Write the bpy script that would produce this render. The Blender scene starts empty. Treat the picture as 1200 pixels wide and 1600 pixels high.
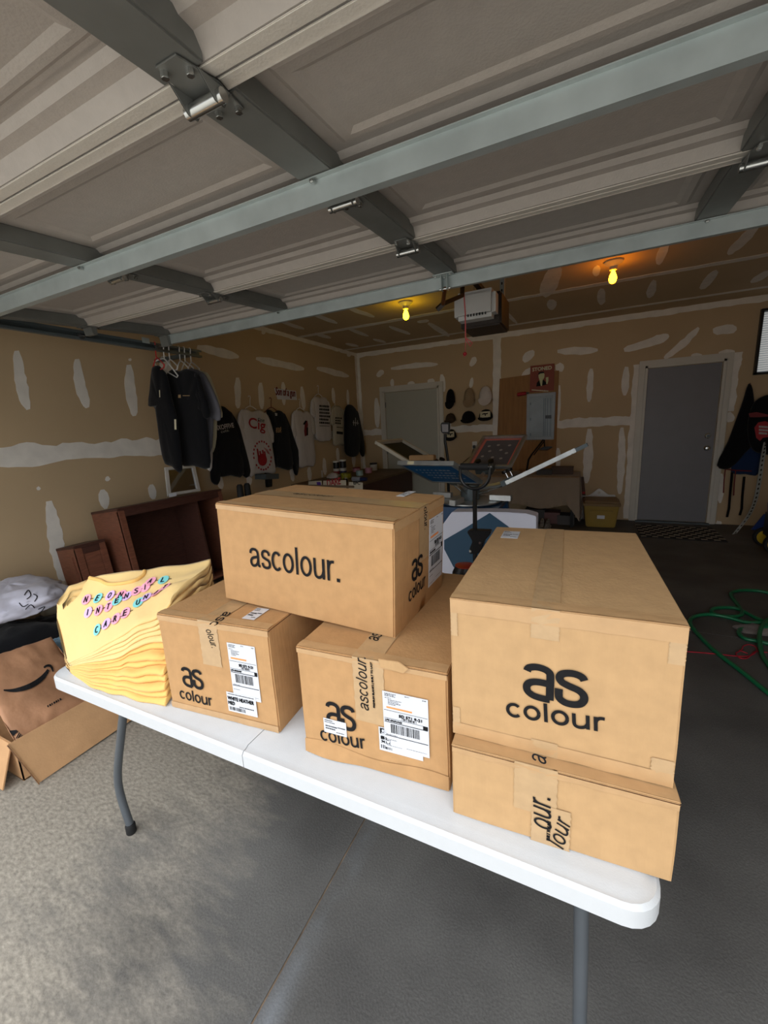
import bpy, bmesh, math, random
from mathutils import Vector, Matrix, noise
random.seed(7)
SC = bpy.context.scene
COL = SC.collection
PI = math.pi
def lerp(a, b, t): return a+(b-a)*t

# ---------------------------------------------------------------- camera
CAM = Vector((0.0, 0.0, 1.4452)); FPX = 639.70
yaw, pitch, roll = 0.4597, -0.1999, -0.0497
_f = Vector((-math.sin(yaw)*math.cos(pitch), math.cos(yaw)*math.cos(pitch), math.sin(pitch)))
_r = Vector((math.cos(yaw), math.sin(yaw), 0)); _u = _r.cross(_f)
RT = _r*math.cos(roll) + _u*math.sin(roll); UP = -_r*math.sin(roll) + _u*math.cos(roll); FW = _f
cd = bpy.data.cameras.new('camera'); cam = bpy.data.objects.new('camera', cd); COL.objects.link(cam)
cd.sensor_fit = 'HORIZONTAL'; cd.sensor_width = 36; cd.lens = FPX*36/1200; cd.clip_start = .02
m = Matrix((RT, UP, -FW)).transposed().to_4x4(); m.translation = CAM; cam.matrix_world = m
SC.camera = cam
# ---------------------------------------------------------------- sky, exposure
wd = bpy.data.worlds.new('overcast_sky'); SC.world = wd; wd.use_nodes = True
bg = wd.node_tree.nodes['Background']; bg.inputs[0].default_value = (.96, .98, 1, 1)
_n = wd.node_tree.nodes; _l = wd.node_tree.links          # standard overcast sky: three times brighter overhead than at the horizon
_tc = _n.new('ShaderNodeTexCoord'); _sp = _n.new('ShaderNodeSeparateXYZ'); _mr = _n.new('ShaderNodeMapRange')
_l.new(_tc.outputs['Generated'], _sp.inputs[0]); _l.new(_sp.outputs[2], _mr.inputs[0])
SKY = 3.4
_mr.inputs[1].default_value = 0; _mr.inputs[2].default_value = 1; _mr.inputs[3].default_value = SKY/3; _mr.inputs[4].default_value = SKY
_l.new(_mr.outputs[0], bg.inputs[1])
SC.view_settings.view_transform = 'Standard'; SC.view_settings.look = 'None'
SC.view_settings.exposure = 0.42; SC.view_settings.gamma = 1
SC.view_settings.use_curve_mapping = False

# ---------------------------------------------------------------- measuring: a photo pixel onto a real plane
def ray(u, v): return RT*((u-600)/FPX) - UP*((v-800)/FPX) + FW
def onX(u, v, x): d = ray(u, v); return CAM + d*((x-CAM.x)/d.x)
def onY(u, v, y): d = ray(u, v); return CAM + d*((y-CAM.y)/d.y)
def onZ(u, v, z): d = ray(u, v); return CAM + d*((z-CAM.z)/d.z)
def onM(u, v, M):                      # onto the xy plane of frame M, in its own coordinates
    Mi = M.inverted(); o = Mi @ CAM; d = Mi.to_3x3() @ ray(u, v); t = -o.z/d.z
    return Vector((o.x+d.x*t, o.y+d.y*t))
def fit_plane(pts):                    # an affine world plane through three points
    a, b, c = pts; n = (b-a).cross(c-a).normalized(); return a, n
def onP(u, v, P):
    a, n = P; d = ray(u, v); return CAM + d*((a-CAM).dot(n)/d.dot(n))

# ---------------------------------------------------------------- materials
def lin(c):
    return tuple(((x/255)/12.92 if x/255 <= .04045 else ((x/255+.055)/1.055)**2.4) for x in c)
MC = {}
def mat(name, rgb, rough=.6, metal=0, var=.08, vs=6, bump=0, bs=60, stretch=None, rgb2=None, emit=0, spec=.5, sheen=0, coat=0, thr=None, bstretch=None):
    if name in MC: return MC[name]
    M = bpy.data.materials.new(name); M.use_nodes = True; nt = M.node_tree; N = nt.nodes; L = nt.links
    b = N['Principled BSDF']; c = lin(rgb)
    b.inputs['Roughness'].default_value = rough; b.inputs['Metallic'].default_value = metal
    b.inputs['Specular IOR Level'].default_value = spec
    if sheen: b.inputs['Sheen Weight'].default_value = sheen
    if coat: b.inputs['Coat Weight'].default_value = coat; b.inputs['Coat Roughness'].default_value = .25
    tc = N.new('ShaderNodeTexCoord'); mp = N.new('ShaderNodeMapping'); L.new(tc.outputs['Object'], mp.inputs[0])
    if stretch: mp.inputs['Scale'].default_value = stretch
    nz = N.new('ShaderNodeTexNoise'); nz.inputs['Scale'].default_value = vs; nz.inputs['Detail'].default_value = 4
    L.new(mp.outputs[0], nz.inputs['Vector'])
    rp = N.new('ShaderNodeValToRGB'); L.new(nz.outputs['Fac'], rp.inputs[0])
    e = rp.color_ramp.elements
    lo, hi = thr or (.3, .7)
    e[0].position = lo; e[1].position = hi
    if rgb2:
        e[0].color = (*c, 1); e[1].color = (*lin(rgb2), 1)
    else:
        e[0].color = (*[x*(1-var) for x in c], 1); e[1].color = (*[min(1, x*(1+var)) for x in c], 1)
    L.new(rp.outputs[0], b.inputs['Base Color'])
    if bump:
        n2 = N.new('ShaderNodeTexNoise'); n2.inputs['Scale'].default_value = bs; n2.inputs['Detail'].default_value = 3
        mp2 = mp
        if bstretch: mp2 = N.new('ShaderNodeMapping'); L.new(tc.outputs['Object'], mp2.inputs[0]); mp2.inputs['Scale'].default_value = bstretch
        L.new(mp2.outputs[0], n2.inputs['Vector'])
        bp = N.new('ShaderNodeBump'); bp.inputs['Strength'].default_value = bump; bp.inputs['Distance'].default_value = .01
        L.new(n2.outputs['Fac'], bp.inputs['Height']); L.new(bp.outputs[0], b.inputs['Normal'])
    if emit:
        b.inputs['Emission Color'].default_value = (*c, 1); b.inputs['Emission Strength'].default_value = emit
    MC[name] = M; return M

M_dry = mat('drywall_paper', (190, 167, 133), .85, var=.05, vs=1.6, bump=.04, bs=180)
M_mud = mat('joint_compound', (228, 224, 216), .8, var=.07, vs=9, bump=.12, bs=25)
M_white = mat('painted_trim', (205, 202, 192), .5, var=.03)
M_doorW = mat('door_white_paint', (172, 172, 160), .45, var=.02)
M_doorG = mat('door_grey_paint', (122, 122, 128), .45, var=.03)
M_panel = mat('door_section_paint', (172, 165, 158), .5, var=.04, vs=30, bump=.12, bs=160)
M_lip = mat('door_lip_paint', (208, 203, 194), .45, var=.03, vs=40, bump=.1, bs=160)
M_galv = mat('galvanised_steel', (176, 186, 186), .42, .4, var=.1, vs=9, bump=.02, bs=90)
M_stile = mat('stile_steel', (118, 120, 117), .5, .3, var=.12, vs=7)
M_chrome = mat('zinc_hardware', (190, 192, 190), .22, .95, var=.05)
M_dksteel = mat('track_steel', (92, 102, 106), .45, .4, var=.1)
M_black = mat('black_plastic', (16, 16, 18), .4, var=.1)
M_blackm = mat('black_metal', (14, 14, 15), .3, .2, var=.1)
M_card = mat('cardboard', (182, 142, 98), .78, var=.07, vs=30, bump=.10, bs=12, spec=.25, bstretch=(12, 12, 1))
M_card2 = mat('cardboard_pale', (186, 151, 109), .78, var=.06, vs=30, bump=.09, bs=12, spec=.25, bstretch=(12, 12, 1))
M_cardin = mat('cardboard_brown', (188, 148, 108), .85, var=.08, vs=14, bump=.08, bs=120, spec=.2)
M_edge = mat('cardboard_edge', (122, 88, 60), .9, var=.25, vs=120)
M_tape = mat('packing_tape', (184, 153, 114), .34, var=.06, vs=40, bump=.12, bs=45, coat=.3)
M_ink = mat('black_ink', (28, 28, 30), .85, var=.15, vs=90, spec=.15)
M_paper = mat('label_paper', (208, 212, 220), .5, var=.02)
M_orange = mat('orange_marker', (240, 150, 84), .6, var=.05)
M_table = mat('table_plastic', (200, 204, 208), .42, var=.015, vs=40, bump=.05, bs=300)
M_leg = mat('leg_grey_steel', (96, 102, 108), .38, .4, var=.08)
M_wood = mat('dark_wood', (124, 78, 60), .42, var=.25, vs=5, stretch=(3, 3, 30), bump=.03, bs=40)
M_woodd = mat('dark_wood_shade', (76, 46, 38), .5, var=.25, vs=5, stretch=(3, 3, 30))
M_ply = mat('plywood', (150, 108, 62), .7, var=.15, vs=3, stretch=(8, 1, 1))
M_rubber = mat('rubber', (20, 20, 21), .75, var=.1)
def cloth(name, rgb, var=.08, bump=.35, bs=9, stretch=None, sheen=.15): return mat('cloth_'+name, rgb, .92, var=var, vs=5, bump=bump, bs=bs, stretch=stretch, spec=.15, sheen=sheen)
C_black = cloth('black', (15, 16, 20)); C_white = cloth('white', (196, 192, 190), stretch=(2, 2, .5)); C_grey = cloth('grey', (112, 112, 120))
C_cream = cloth('cream', (206, 200, 172)); C_oat = cloth('oat', (176, 170, 152), stretch=(2, 2, .5)); C_yel = cloth('yellow', (232, 200, 138), .05, .3, 14)
C_yel2 = cloth('yellow_deep', (234, 188, 112), .06, .35, 14); C_lav = cloth('pale_lavender', (198, 198, 212)); C_navy = cloth('blue', (30, 50, 84))
C_beige = cloth('beige', (184, 176, 156)); C_denim = cloth('denim', (104, 132, 150), .3); C_drape = cloth('drape', (150, 136, 120), .05)
K_red = mat('red_print', (160, 28, 38), .6); K_dred = mat('dark_red_print', (112, 22, 30), .6); K_green = mat('dark_green_print', (30, 60, 40), .6)
K_lgrey = mat('grey_print', (170, 170, 168), .6); K_pink = mat('pink_print', (240, 164, 190), .6); K_lil = mat('lilac_print', (218, 182, 232), .6)
K_cyan = mat('cyan_print', (128, 210, 212), .6); K_gold = mat('tan_print', (170, 140, 100), .6); K_brown = mat('brown_poster', (132, 52, 26), .55)

# ---------------------------------------------------------------- mesh builder
class MB:
    def __init__(s): s.v = []; s.f = []
    def add(s, vs, fs, T=None):
        n = len(s.v); s.v += [(T @ Vector(p)) if T else Vector(p) for p in vs]; s.f += [[i+n for i in f] for f in fs]; return s
    def box(s, c, d, T=None):
        x, y, z = d[0]/2, d[1]/2, d[2]/2
        vs = [Vector(c)+Vector((a*x, b*y, e*z)) for a in (-1, 1) for b in (-1, 1) for e in (-1, 1)]
        return s.add(vs, [(0, 1, 3, 2), (4, 6, 7, 5), (0, 4, 5, 1), (2, 3, 7, 6), (0, 2, 6, 4), (1, 5, 7, 3)], T)
    def bb(s, a, b, T=None):
        a, b = Vector(a), Vector(b); return s.box((a+b)/2, [abs(q) for q in (b-a)], T)
    def prism(s, poly, vec, T=None):
        n = len(poly); vec = Vector(vec); P = [Vector(p) for p in poly]
        return s.add(P+[p+vec for p in P], [list(range(n))[::-1], list(range(n, 2*n))] + [(i, (i+1) % n, n+(i+1) % n, n+i) for i in range(n)], T)
    def tube(s, pts, r, n=8, T=None, closed=False, caps=True):
        P = [Vector(p) for p in pts]; k = len(P); vs = []; prev = None
        for i, p in enumerate(P):
            if closed: t = P[(i+1) % k]-P[i-1]
            else: t = P[min(i+1, k-1)]-P[max(i-1, 0)]
            t = t.normalized() if t.length > 1e-9 else Vector((0, 0, 1))
            if prev is None:
                a = Vector((0, 0, 1)) if abs(t.z) < .9 else Vector((1, 0, 0)); prev = t.cross(a).normalized()
            prev = (prev - t*prev.dot(t)).normalized(); b = t.cross(prev)
            rr = r[i] if isinstance(r, (list, tuple)) else r
            for j in range(n):
                q = 2*PI*j/n; vs.append(p + (prev*math.cos(q)+b*math.sin(q))*rr)
        fs = []
        for i in range(k if closed else k-1):
            a0, b0 = i*n, ((i+1) % k)*n
            for j in range(n): fs.append((a0+j, a0+(j+1) % n, b0+(j+1) % n, b0+j))
        if caps and not closed: fs += [list(range(n))[::-1], list(range((k-1)*n, k*n))]
        return s.add(vs, fs, T)
    def lathe(s, prof, c=(0, 0, 0), n=16, T=None, sx=1, sy=1):
        vs = []; c = Vector(c)
        for r, z in prof:
            for j in range(n): q = 2*PI*j/n; vs.append(c+Vector((r*math.cos(q)*sx, r*math.sin(q)*sy, z)))
        fs = [(i*n+j, i*n+(j+1) % n, (i+1)*n+(j+1) % n, (i+1)*n+j) for i in range(len(prof)-1) for j in range(n)]
        fs += [list(range(n))[::-1], list(range((len(prof)-1)*n, len(prof)*n))]
        return s.add(vs, fs, T)
    def grid(s, fn, nu, nv, T=None, wrapv=False):
        vs = [fn(i/nu, j/nv) for i in range(nu+1) for j in range(nv+1)]; w = nv+1
        return s.add(vs, [(i*w+j, i*w+j+1, (i+1)*w+j+1, (i+1)*w+j) for i in range(nu) for j in range(nv)], T)

WM = {}
def link(o, parent=None):
    COL.objects.link(o)
    if parent: o.parent = parent; WM[o.name] = WM[parent.name]
    return o
def props(o, label=None, cat=None, group=None, kind=None):
    if label: o['label'] = label
    if cat: o['category'] = cat
    if group: o['group'] = group
    if kind: o['kind'] = kind
    return o
def thing(name, label, cat, T=(0, 0, 0), group=None, kind=None):
    o = bpy.data.objects.new(name, None); COL.objects.link(o); o.empty_display_size = .1
    T = T if isinstance(T, Matrix) else Matrix.Translation(T)
    o.matrix_world = T; WM[o.name] = T.copy()
    return props(o, label, cat, group, kind)
def finish(bm, name, mt, smooth):
    me = bpy.data.meshes.new(name); bm.to_mesh(me); bm.free(); me.materials.append(mt)
    if smooth:
        for p in me.polygons: p.use_smooth = True
        if smooth != 'all':
            try: me.set_sharp_from_angle(angle=math.radians(38))
            except Exception: pass
    return me
def build(mb, name, mt, parent=None, bevel=0, seg=2, smooth=True, base=None, label=None, cat=None, group=None, kind=None, jit=0, sub=0):
    W = WM[parent.name] if parent else Matrix.Translation(base if base is not None else (0, 0, 0))
    Wi = W.inverted(); bm = bmesh.new(); vs = [bm.verts.new(Wi @ Vector(p)) for p in mb.v]
    for f in mb.f:
        try: bm.faces.new([vs[i] for i in f])
        except ValueError: pass
    bmesh.ops.remove_doubles(bm, verts=bm.verts, dist=1e-6)
    bmesh.ops.recalc_face_normals(bm, faces=bm.faces)
    if sub: bmesh.ops.subdivide_edges(bm, edges=bm.edges, cuts=sub, use_grid_fill=True)
    if bevel:
        ed = [e for e in bm.edges if len(e.link_faces) == 2 and e.calc_face_angle(0) > .5]
        bmesh.ops.bevel(bm, geom=ed, offset=bevel, segments=seg, affect='EDGES', clamp_overlap=True)
    if jit:
        for v in bm.verts: v.co += noise.noise_vector(v.co*jit[1])*jit[0]
    o = bpy.data.objects.new(name, finish(bm, name, mt, smooth))
    if parent: link(o, parent)
    else: COL.objects.link(o); o.matrix_world = W; WM[o.name] = W
    return props(o, label, cat, group, kind)
def again(src, parent, off=None, T=None, name=None):   # another part with the same mesh
    o = src.copy(); link(o, parent)
    if T is not None: o.matrix_local = T
    elif off is not None: o.location = Vector(off)
    return o
def frame(o, x, y):                     # plane frame: origin, x axis, y axis -> normal out
    x = Vector(x).normalized(); y = Vector(y).normalized(); n = x.cross(y)
    M = Matrix((x, y, n)).transposed().to_4x4(); M.translation = Vector(o); return M

# ---------------------------------------------------------------- flat prints
TXT = {}
def text2d(s, shear=0):
    k = (s, shear)
    if k not in TXT:
        c = bpy.data.curves.new('lettering', 'FONT'); c.body = s; c.size = 1; c.shear = shear; c.resolution_u = 3; c.fill_mode = 'BOTH'
        o = bpy.data.objects.new('lettering', c); COL.objects.link(o)
        dg = bpy.context.evaluated_depsgraph_get(); me = bpy.data.meshes.new_from_object(o.evaluated_get(dg))
        v = [tuple(q.co[:2]) for q in me.vertices]; f = [list(p.vertices) for p in me.polygons]
        bpy.data.objects.remove(o); bpy.data.curves.remove(c); bpy.data.meshes.remove(me)
        x0 = min(q[0] for q in v); x1 = max(q[0] for q in v); y0 = min(q[1] for q in v); y1 = max(q[1] for q in v)
        TXT[k] = ([((a-x0)/(x1-x0), (b-y0)/(y1-y0)) for a, b in v], f)
    return TXT[k]
def text_into(mb, s, x, y, w, h, M, off=.0008, shear=0, bold=0, rot=0):
    v, f = text2d(s, shear); R = Matrix.Rotation(rot, 2)
    def pos(a, b):
        q = R @ Vector((a*w, b*h)); return M @ Vector((x+q.x, y+q.y, off))
    mb.add([pos(a, b) for a, b in v], f)
    if bold:
        for i, (dx, dy) in enumerate(((bold, 0), (0, bold), (-bold, 0), (0, -bold))):
            mb.add([pos(a, b)+(M.to_3x3() @ Vector((dx, dy, .0004*(i+1)))) for a, b in v], f)
    return mb
def rect_into(mb, x0, y0, x1, y1, M, off=.0008):
    return mb.add([M @ Vector(p) for p in ((x0, y0, off), (x1, y0, off), (x1, y1, off), (x0, y1, off))], [(0, 1, 2, 3)])
def smooth_pts(P, k=6, closed=False):
    P = [Vector(p) for p in P]; out = []; n = len(P)
    rng = range(n if closed else n-1)
    for i in rng:
        p0 = P[i-1] if (i > 0 or closed) else P[i]; p1 = P[i]; p2 = P[(i+1) % n]; p3 = P[(i+2) % n] if (i+2 < n or closed) else p2
        for j in range(k):
            t = j/k; out.append(.5*((2*p1)+(p2-p0)*t+(2*p0-5*p1+4*p2-p3)*t*t+(3*p1-p0-3*p2+p3)*t**3))
    if not closed: out.append(P[-1])
    return out
RC = [0]
def ribbon_into(mb, pts, w, M, off=.0008, taper=None):
    P = [Vector((p[0], p[1])) for p in pts]; L = []; Rr = []
    for i, p in enumerate(P):
        t = (P[min(i+1, len(P)-1)]-P[max(i-1, 0)]); t = t.normalized() if t.length else Vector((1, 0)); nn = Vector((-t.y, t.x))
        ww = w*(taper[i] if taper else 1)/2
        L.append(p+nn*ww); Rr.append(p-nn*ww)
    RC[0] += 1; off += .00012*(RC[0] % 6); vs = [M @ Vector((q.x, q.y, off)) for q in L+Rr]; n = len(P)
    return mb.add(vs, [(i, i+1, n+i+1, n+i) for i in range(n-1)])
GLY = {'o': (.556, [('o', .278, .26, .195, .232)]), 'c': (.5, [('c', .262, .26, .19, .232)]), 'l': (.222, [[(.111, 0), (.111, .36), (.111, .718)]]),
 'u': (.556, [[(.095, .522), (.095, .3), (.098, .17), (.13, .07), (.22, .028), (.32, .045), (.41, .11), (.455, .22)], [(.455, .522), (.455, .25), (.455, 0)]]),
 'r': (.345, [[(.1, 0), (.1, .26), (.1, .522)], [(.1, .30), (.125, .40), (.19, .47), (.27, .487), (.33, .482)]]),
 'a': (.556, [[(.075, .365), (.10, .44), (.18, .484), (.29, .488), (.39, .452), (.43, .37), (.43, .22), (.43, .10), (.455, .045), (.52, .04)], [(.43, .295), (.32, .275), (.17, .24), (.085, .165), (.095, .075), (.17, .028), (.28, .04), (.38, .10), (.43, .20)]]),
 's': (.5, [[(.415, .37), (.375, .455), (.26, .49), (.14, .462), (.092, .385), (.13, .312), (.25, .27), (.375, .228), (.425, .14), (.385, .058), (.26, .025), (.12, .055), (.075, .15)]]), '.': (.278, [[(.139, 0), (.139, .045), (.139, .09)]])}
def strokes_into(mb, s, x, y, w, h, M, off=.0018, shear=0, rot=0, wt=.08):
    tot = sum(GLY[c][0] for c in s)-.10; hgt = .718 if 'l' in s else .522; sx, sy = w/tot, h/hgt; R = Matrix.Rotation(rot, 2); cx = -.05
    wd_ = wt*(sx+sy)/2
    for c in s:
        for P in GLY[c][1]:
            if isinstance(P, tuple):
                k, ox, oy, rx, ry = P; a0, a1 = (0, 2*PI) if k == 'o' else (PI*.24, PI*1.76); n = 28
                P = [(ox+rx*math.cos(a0+(a1-a0)*i/n), oy+ry*math.sin(a0+(a1-a0)*i/n)) for i in range(n+1)]; Q = P
            else: Q = [(q.x, q.y) for q in smooth_pts([(a, b, 0) for a, b in P], 5)]
            pts = []
            for a, b in Q: q = R @ Vector(((cx+a+shear*b)*sx, b*sy)); pts.append((x+q.x, y+q.y))
            ribbon_into(mb, pts, wd_*(1.25 if c == '.' else 1), M, off)
        cx += GLY[c][0]
    return mb
def disc_into(mb, x, y, r, M, off=.0008, n=20, ry=None):
    return mb.add([M @ Vector((x+r*math.cos(2*PI*i/n), y+(ry or r)*math.sin(2*PI*i/n), off)) for i in range(n)], [list(range(n))])
# ================================================================ the garage
XL, XR, YB, H, YF = -3.672, 2.45, 6.641, 2.765, .16
def struct(mb, name, mt, parent=None, **k): return build(mb, name, mt, parent, kind=None if parent else 'structure', **k)
def concrete():
    M = bpy.data.materials.new('worn_concrete'); M.use_nodes = True; nt = M.node_tree; N = nt.nodes; L = nt.links; b = N['Principled BSDF']
    tc = N.new('ShaderNodeTexCoord'); g = N.new('ShaderNodeNewGeometry'); P = g.outputs['Position']
    def nz(sc, det=5, stretch=None, rot=0):
        mp = N.new('ShaderNodeMapping'); L.new(P, mp.inputs[0]); mp.inputs['Rotation'].default_value[2] = rot
        if stretch: mp.inputs['Scale'].default_value = stretch
        n = N.new('ShaderNodeTexNoise'); n.inputs['Scale'].default_value = sc; n.inputs['Detail'].default_value = det; L.new(mp.outputs[0], n.inputs['Vector']); return n.outputs['Fac']
    def ramp(s, a, b_, c0, c1):
        r = N.new('ShaderNodeValToRGB'); L.new(s, r.inputs[0]); e = r.color_ramp.elements; e[0].position = a; e[1].position = b_; e[0].color = (*c0, 1); e[1].color = (*c1, 1); return r.outputs[0]
    def mix(f, a, b_, t='MIX'):
        x = N.new('ShaderNodeMix'); x.data_type = 'RGBA'; x.blend_type = t
        if hasattr(f, 'is_linked') or not isinstance(f, float): L.new(f, x.inputs[0])
        else: x.inputs[0].default_value = f
        for s, k in ((a, 6), (b_, 7)):
            if isinstance(s, tuple): x.inputs[k].default_value = (*s, 1)
            else: L.new(s, x.inputs[k])
        return x.outputs[2]
    def math_(op, a, b_=None, clamp=False):
        x = N.new('ShaderNodeMath'); x.operation = op; x.use_clamp = clamp
        for s, k in ((a, 0), (b_, 1)):
            if s is None: continue
            if isinstance(s, (int, float)): x.inputs[k].default_value = s
            else: L.new(s, x.inputs[k])
        return x.outputs[0]
    base = ramp(nz(2.2), .3, .7, lin((76, 75, 74)), lin((104, 103, 101)))
    fine = ramp(nz(170, 4), .3, .72, (.82, .82, .82), (1.14, 1.14, 1.14))
    base = mix(1.0, base, fine, 'MULTIPLY')
    # wear band: the slab is bare and sandy along the edge next to the left of the joint
    sx = N.new('ShaderNodeSeparateXYZ'); L.new(P, sx.inputs[0]); X, Y = sx.outputs[0], sx.outputs[1]
    wob = nz(1.7, 6); wob2 = nz(7, 5, (1, 4, 1), .5)
    a = math_('ADD', math_('MULTIPLY', X, -1.5), math_('MULTIPLY', Y, -.55)); a = math_('ADD', a, math_('MULTIPLY', math_('SUBTRACT', wob, .5), 2.2)); a = math_('ADD', a, math_('MULTIPLY', math_('SUBTRACT', wob2, .5), 1.2))
    mr = N.new('ShaderNodeMapRange'); mr.inputs[1].default_value = 1.0; mr.inputs[2].default_value = 2.0; L.new(a, mr.inputs[0])
    wear = math_('MULTIPLY', mr.outputs[0], .78, True)
    sandy = ramp(nz(48, 12, (1, 2.0, 1), .5), .25, .78, lin((122, 116, 106)), lin((186, 178, 164)))
    base = mix(wear, base, sandy)
    # pale bloom along the control joint
    d = math_('ABSOLUTE', math_('SUBTRACT', X, -.655)); mr2 = N.new('ShaderNodeMapRange'); L.new(d, mr2.inputs[0]); mr2.inputs[1].default_value = .05; mr2.inputs[2].default_value = 0
    bl = math_('MULTIPLY', mr2.outputs[0], math_('MULTIPLY', math_('SUBTRACT', nz(3.5, 4), .42), 3, True), True)
    base = mix(math_('MULTIPLY', bl, .5), base, lin((150, 158, 168)))
    L.new(base, b.inputs['Base Color']); b.inputs['Roughness'].default_value = .62; b.inputs['Specular IOR Level'].default_value = .3
    bp = N.new('ShaderNodeBump'); bp.inputs['Strength'].default_value = .18; bp.inputs['Distance'].default_value = .01; L.new(nz(150, 5), bp.inputs['Height']); L.new(bp.outputs[0], b.inputs['Normal'])
    return M
M_conc = concrete()
M_joint = mat('joint_grit', (122, 104, 86), .95, var=.4, vs=25)
M_drive = mat('driveway_concrete', (168, 164, 156), .85, var=.1, vs=3)
JX, JY = -.69, 3.185
fl = thing('floor', None, None, (0, 0, 0), kind='structure')
build(MB().bb((XL-.1, YF-.1, -.2), (XR+.1, YB+.1, -.003)), 'joint_filler', M_joint, fl)
for a, b in (((XL, YF), (JX-.0028, JY-.003)), ((JX+.0028, YF), (XR, JY-.003)), ((XL, JY+.003), (JX-.0028, YB)), ((JX+.0028, JY+.003), (XR, YB))):
    build(MB().bb((*a, -.1), (*b, 0)), 'slab', M_conc, fl)
struct(MB().bb((-14, -16, -.25), (12, YF-.1, -.03)), 'driveway', M_drive)
wl = struct(MB().bb((XL-.12, YF-.15, -.1), (XL, YB+.12, H+.1)), 'wall_left', M_dry)
wb = struct(MB().bb((XL, YB, -.1), (XR, YB+.12, H+.1)), 'wall_back', M_dry)
struct(MB().bb((XR, YF-.15, -.1), (XR+.12, YB+.12, H+.1)), 'wall_right', M_dry)
OX0, OX1, OZ = -3.12, 1.72, 2.085
struct(MB().bb((XL, YF-.15, -.1), (OX0, YF, H+.1)).bb((OX1, YF-.15, -.1), (XR, YF, H+.1)).bb((OX0, YF-.15, OZ), (OX1, YF, H+.1)), 'wall_front', M_dry)
ce = struct(MB().bb((XL-.12, YF-.15, H), (XR+.12, YB+.12, H+.12)), 'ceiling', M_dry)

# joint compound strokes, each a thin raised patch on its wall
def patch(parent, on, n, pts, w, rag=.16, step=7, name='compound_patch', round_=True):
    P = smooth_pts([(p[0], p[1], 0) for p in pts], 5) if len(pts) > 1 else None
    if P is None:
        x, y = pts[0]; poly = [(x+w/2*math.cos(2*PI*i/12)*(1+random.uniform(-.2, .2)), y+w/2*math.sin(2*PI*i/12)*(1+random.uniform(-.2, .2))) for i in range(12)]
        return build(MB().prism([on(*q)-n*.001 for q in poly], n*.003), name, M_mud, parent, smooth=False)
    Ln = sum((P[i+1]-P[i]).length for i in range(len(P)-1)); k = max(4, int(Ln/step)); Q = []
    for i in range(k+1):
        t = i/k*(len(P)-1); a = int(min(t, len(P)-2)); Q.append(P[a].lerp(P[a+1], t-a))
    top = []; bot = []
    for i, q in enumerate(Q):
        t = (Q[min(i+1, k)]-Q[max(i-1, 0)]).normalized(); nn = Vector((-t.y, t.x, 0)); e = i/k
        tp = (min(1, math.sin(PI*min(1, max(.03, e)))**.4) if round_ else 1)
        tp = max(tp, .3)
        top.append(q+nn*w/2*tp*(1+random.uniform(-rag, rag))); bot.append(q-nn*w/2*tp*(1+random.uniform(-rag, rag)))
    mb = MB(); m_ = k+1
    A = [on(q.x, q.y)+n*.002 for q in top+bot]; B = [on(q.x, q.y)-n*.001 for q in top+bot]
    mb.add(A, [(i, i+1, m_+i+1, m_+i) for i in range(k)])
    ring = list(range(m_))+[m_+i for i in range(m_)][::-1]
    mb.add([A[i] for i in ring]+[B[i] for i in ring], [(i, (i+1) % len(ring), len(ring)+(i+1) % len(ring), len(ring)+i) for i in range(len(ring))])
    return build(mb, name, M_mud, parent, smooth=False)
oL = lambda u, v: onX(u, v, XL); nL = Vector((1, 0, 0))
oB = lambda u, v: onY(u, v, YB); nB = Vector((0, -1, 0))
oC = lambda u, v: onZ(u, v, H); nC = Vector((0, 0, -1))
for pts, w in [(((26, 548), (32, 596), (44, 640)), 19), (((120, 561), (125, 602), (137, 637)), 17), (((201, 570), (204, 611), (210, 650)), 16),
    (((76, 783), (87, 844), (98, 908)), 23), (((160, 765), (165, 795)), 15), (((255, 556), (262, 584)), 20), (((236, 757), (240, 780)), 13), (((-12, 880), (-3, 930)), 14), (((308, 542), (373, 558)), 13),
    (((400, 560), (475, 577)), 11), (((495, 575), (545, 588)), 9), (((371, 590), (372, 638)), 10), (((407, 598), (409, 639)), 9), (((442, 597), (444, 633)), 7),
    (((471, 604), (475, 640)), 7), (((520, 606), (522, 630)), 5), (((543, 609), (544, 634)), 4), (((483, 730), (484, 752)), 7), (((506, 716), (508, 742)), 6),
    (((455, 733), (458, 752)), 7), (((342, 742), (346, 764)), 10), (((388, 742), (390, 758)), 9), (((552, 705), (553, 730)), 6), (((527, 700), (528, 722)), 5)]: patch(wl, oL, nL, pts, w)
for (u, v), w in [((203, 562), 5), ((60, 763), 6), ((168, 748), 8), ((412, 519), 7), ((545, 553), 8)]: patch(wl, oL, nL, [(u, v)], w)
def strip(parent, A, B, up, n, h0, h1, rag, name='compound_seam', k=60):   # a taped joint with a ragged edge, in metres
    A, B, up = Vector(A), Vector(B), Vector(up); T = []; Bo = []
    for i in range(k+1):
        p = A.lerp(B, i/k); T.append(p+up*(h1+rag*noise.noise(p*9)+rag*.5*noise.noise(p*31))); Bo.append(p-up*(h0+rag*noise.noise(p*8+Vector((5, 1, 2)))))
    mb = MB(); m_ = k+1; th = .0025+(.0012 if abs(up.x) > .5 else 0)+(.0006 if up.z < -.5 else 0); V = [q+n*th for q in T+Bo]; W = [q-n*.001 for q in T+Bo]
    mb.add(V, [(i, i+1, m_+i+1, m_+i) for i in range(k)]); ring = list(range(m_))+[m_+i for i in range(m_)][::-1]
    mb.add([V[i] for i in ring]+[W[i] for i in ring], [(i, (i+1) % len(ring), len(ring)+(i+1) % len(ring), len(ring)+i) for i in range(len(ring))])
    return build(mb, name, M_mud, parent, smooth=False)
strip(wl, (XL, YF, 1.385), (XL, YB, 1.397), (0, 0, 1), nL, .072, .072, .035, k=140)
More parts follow.
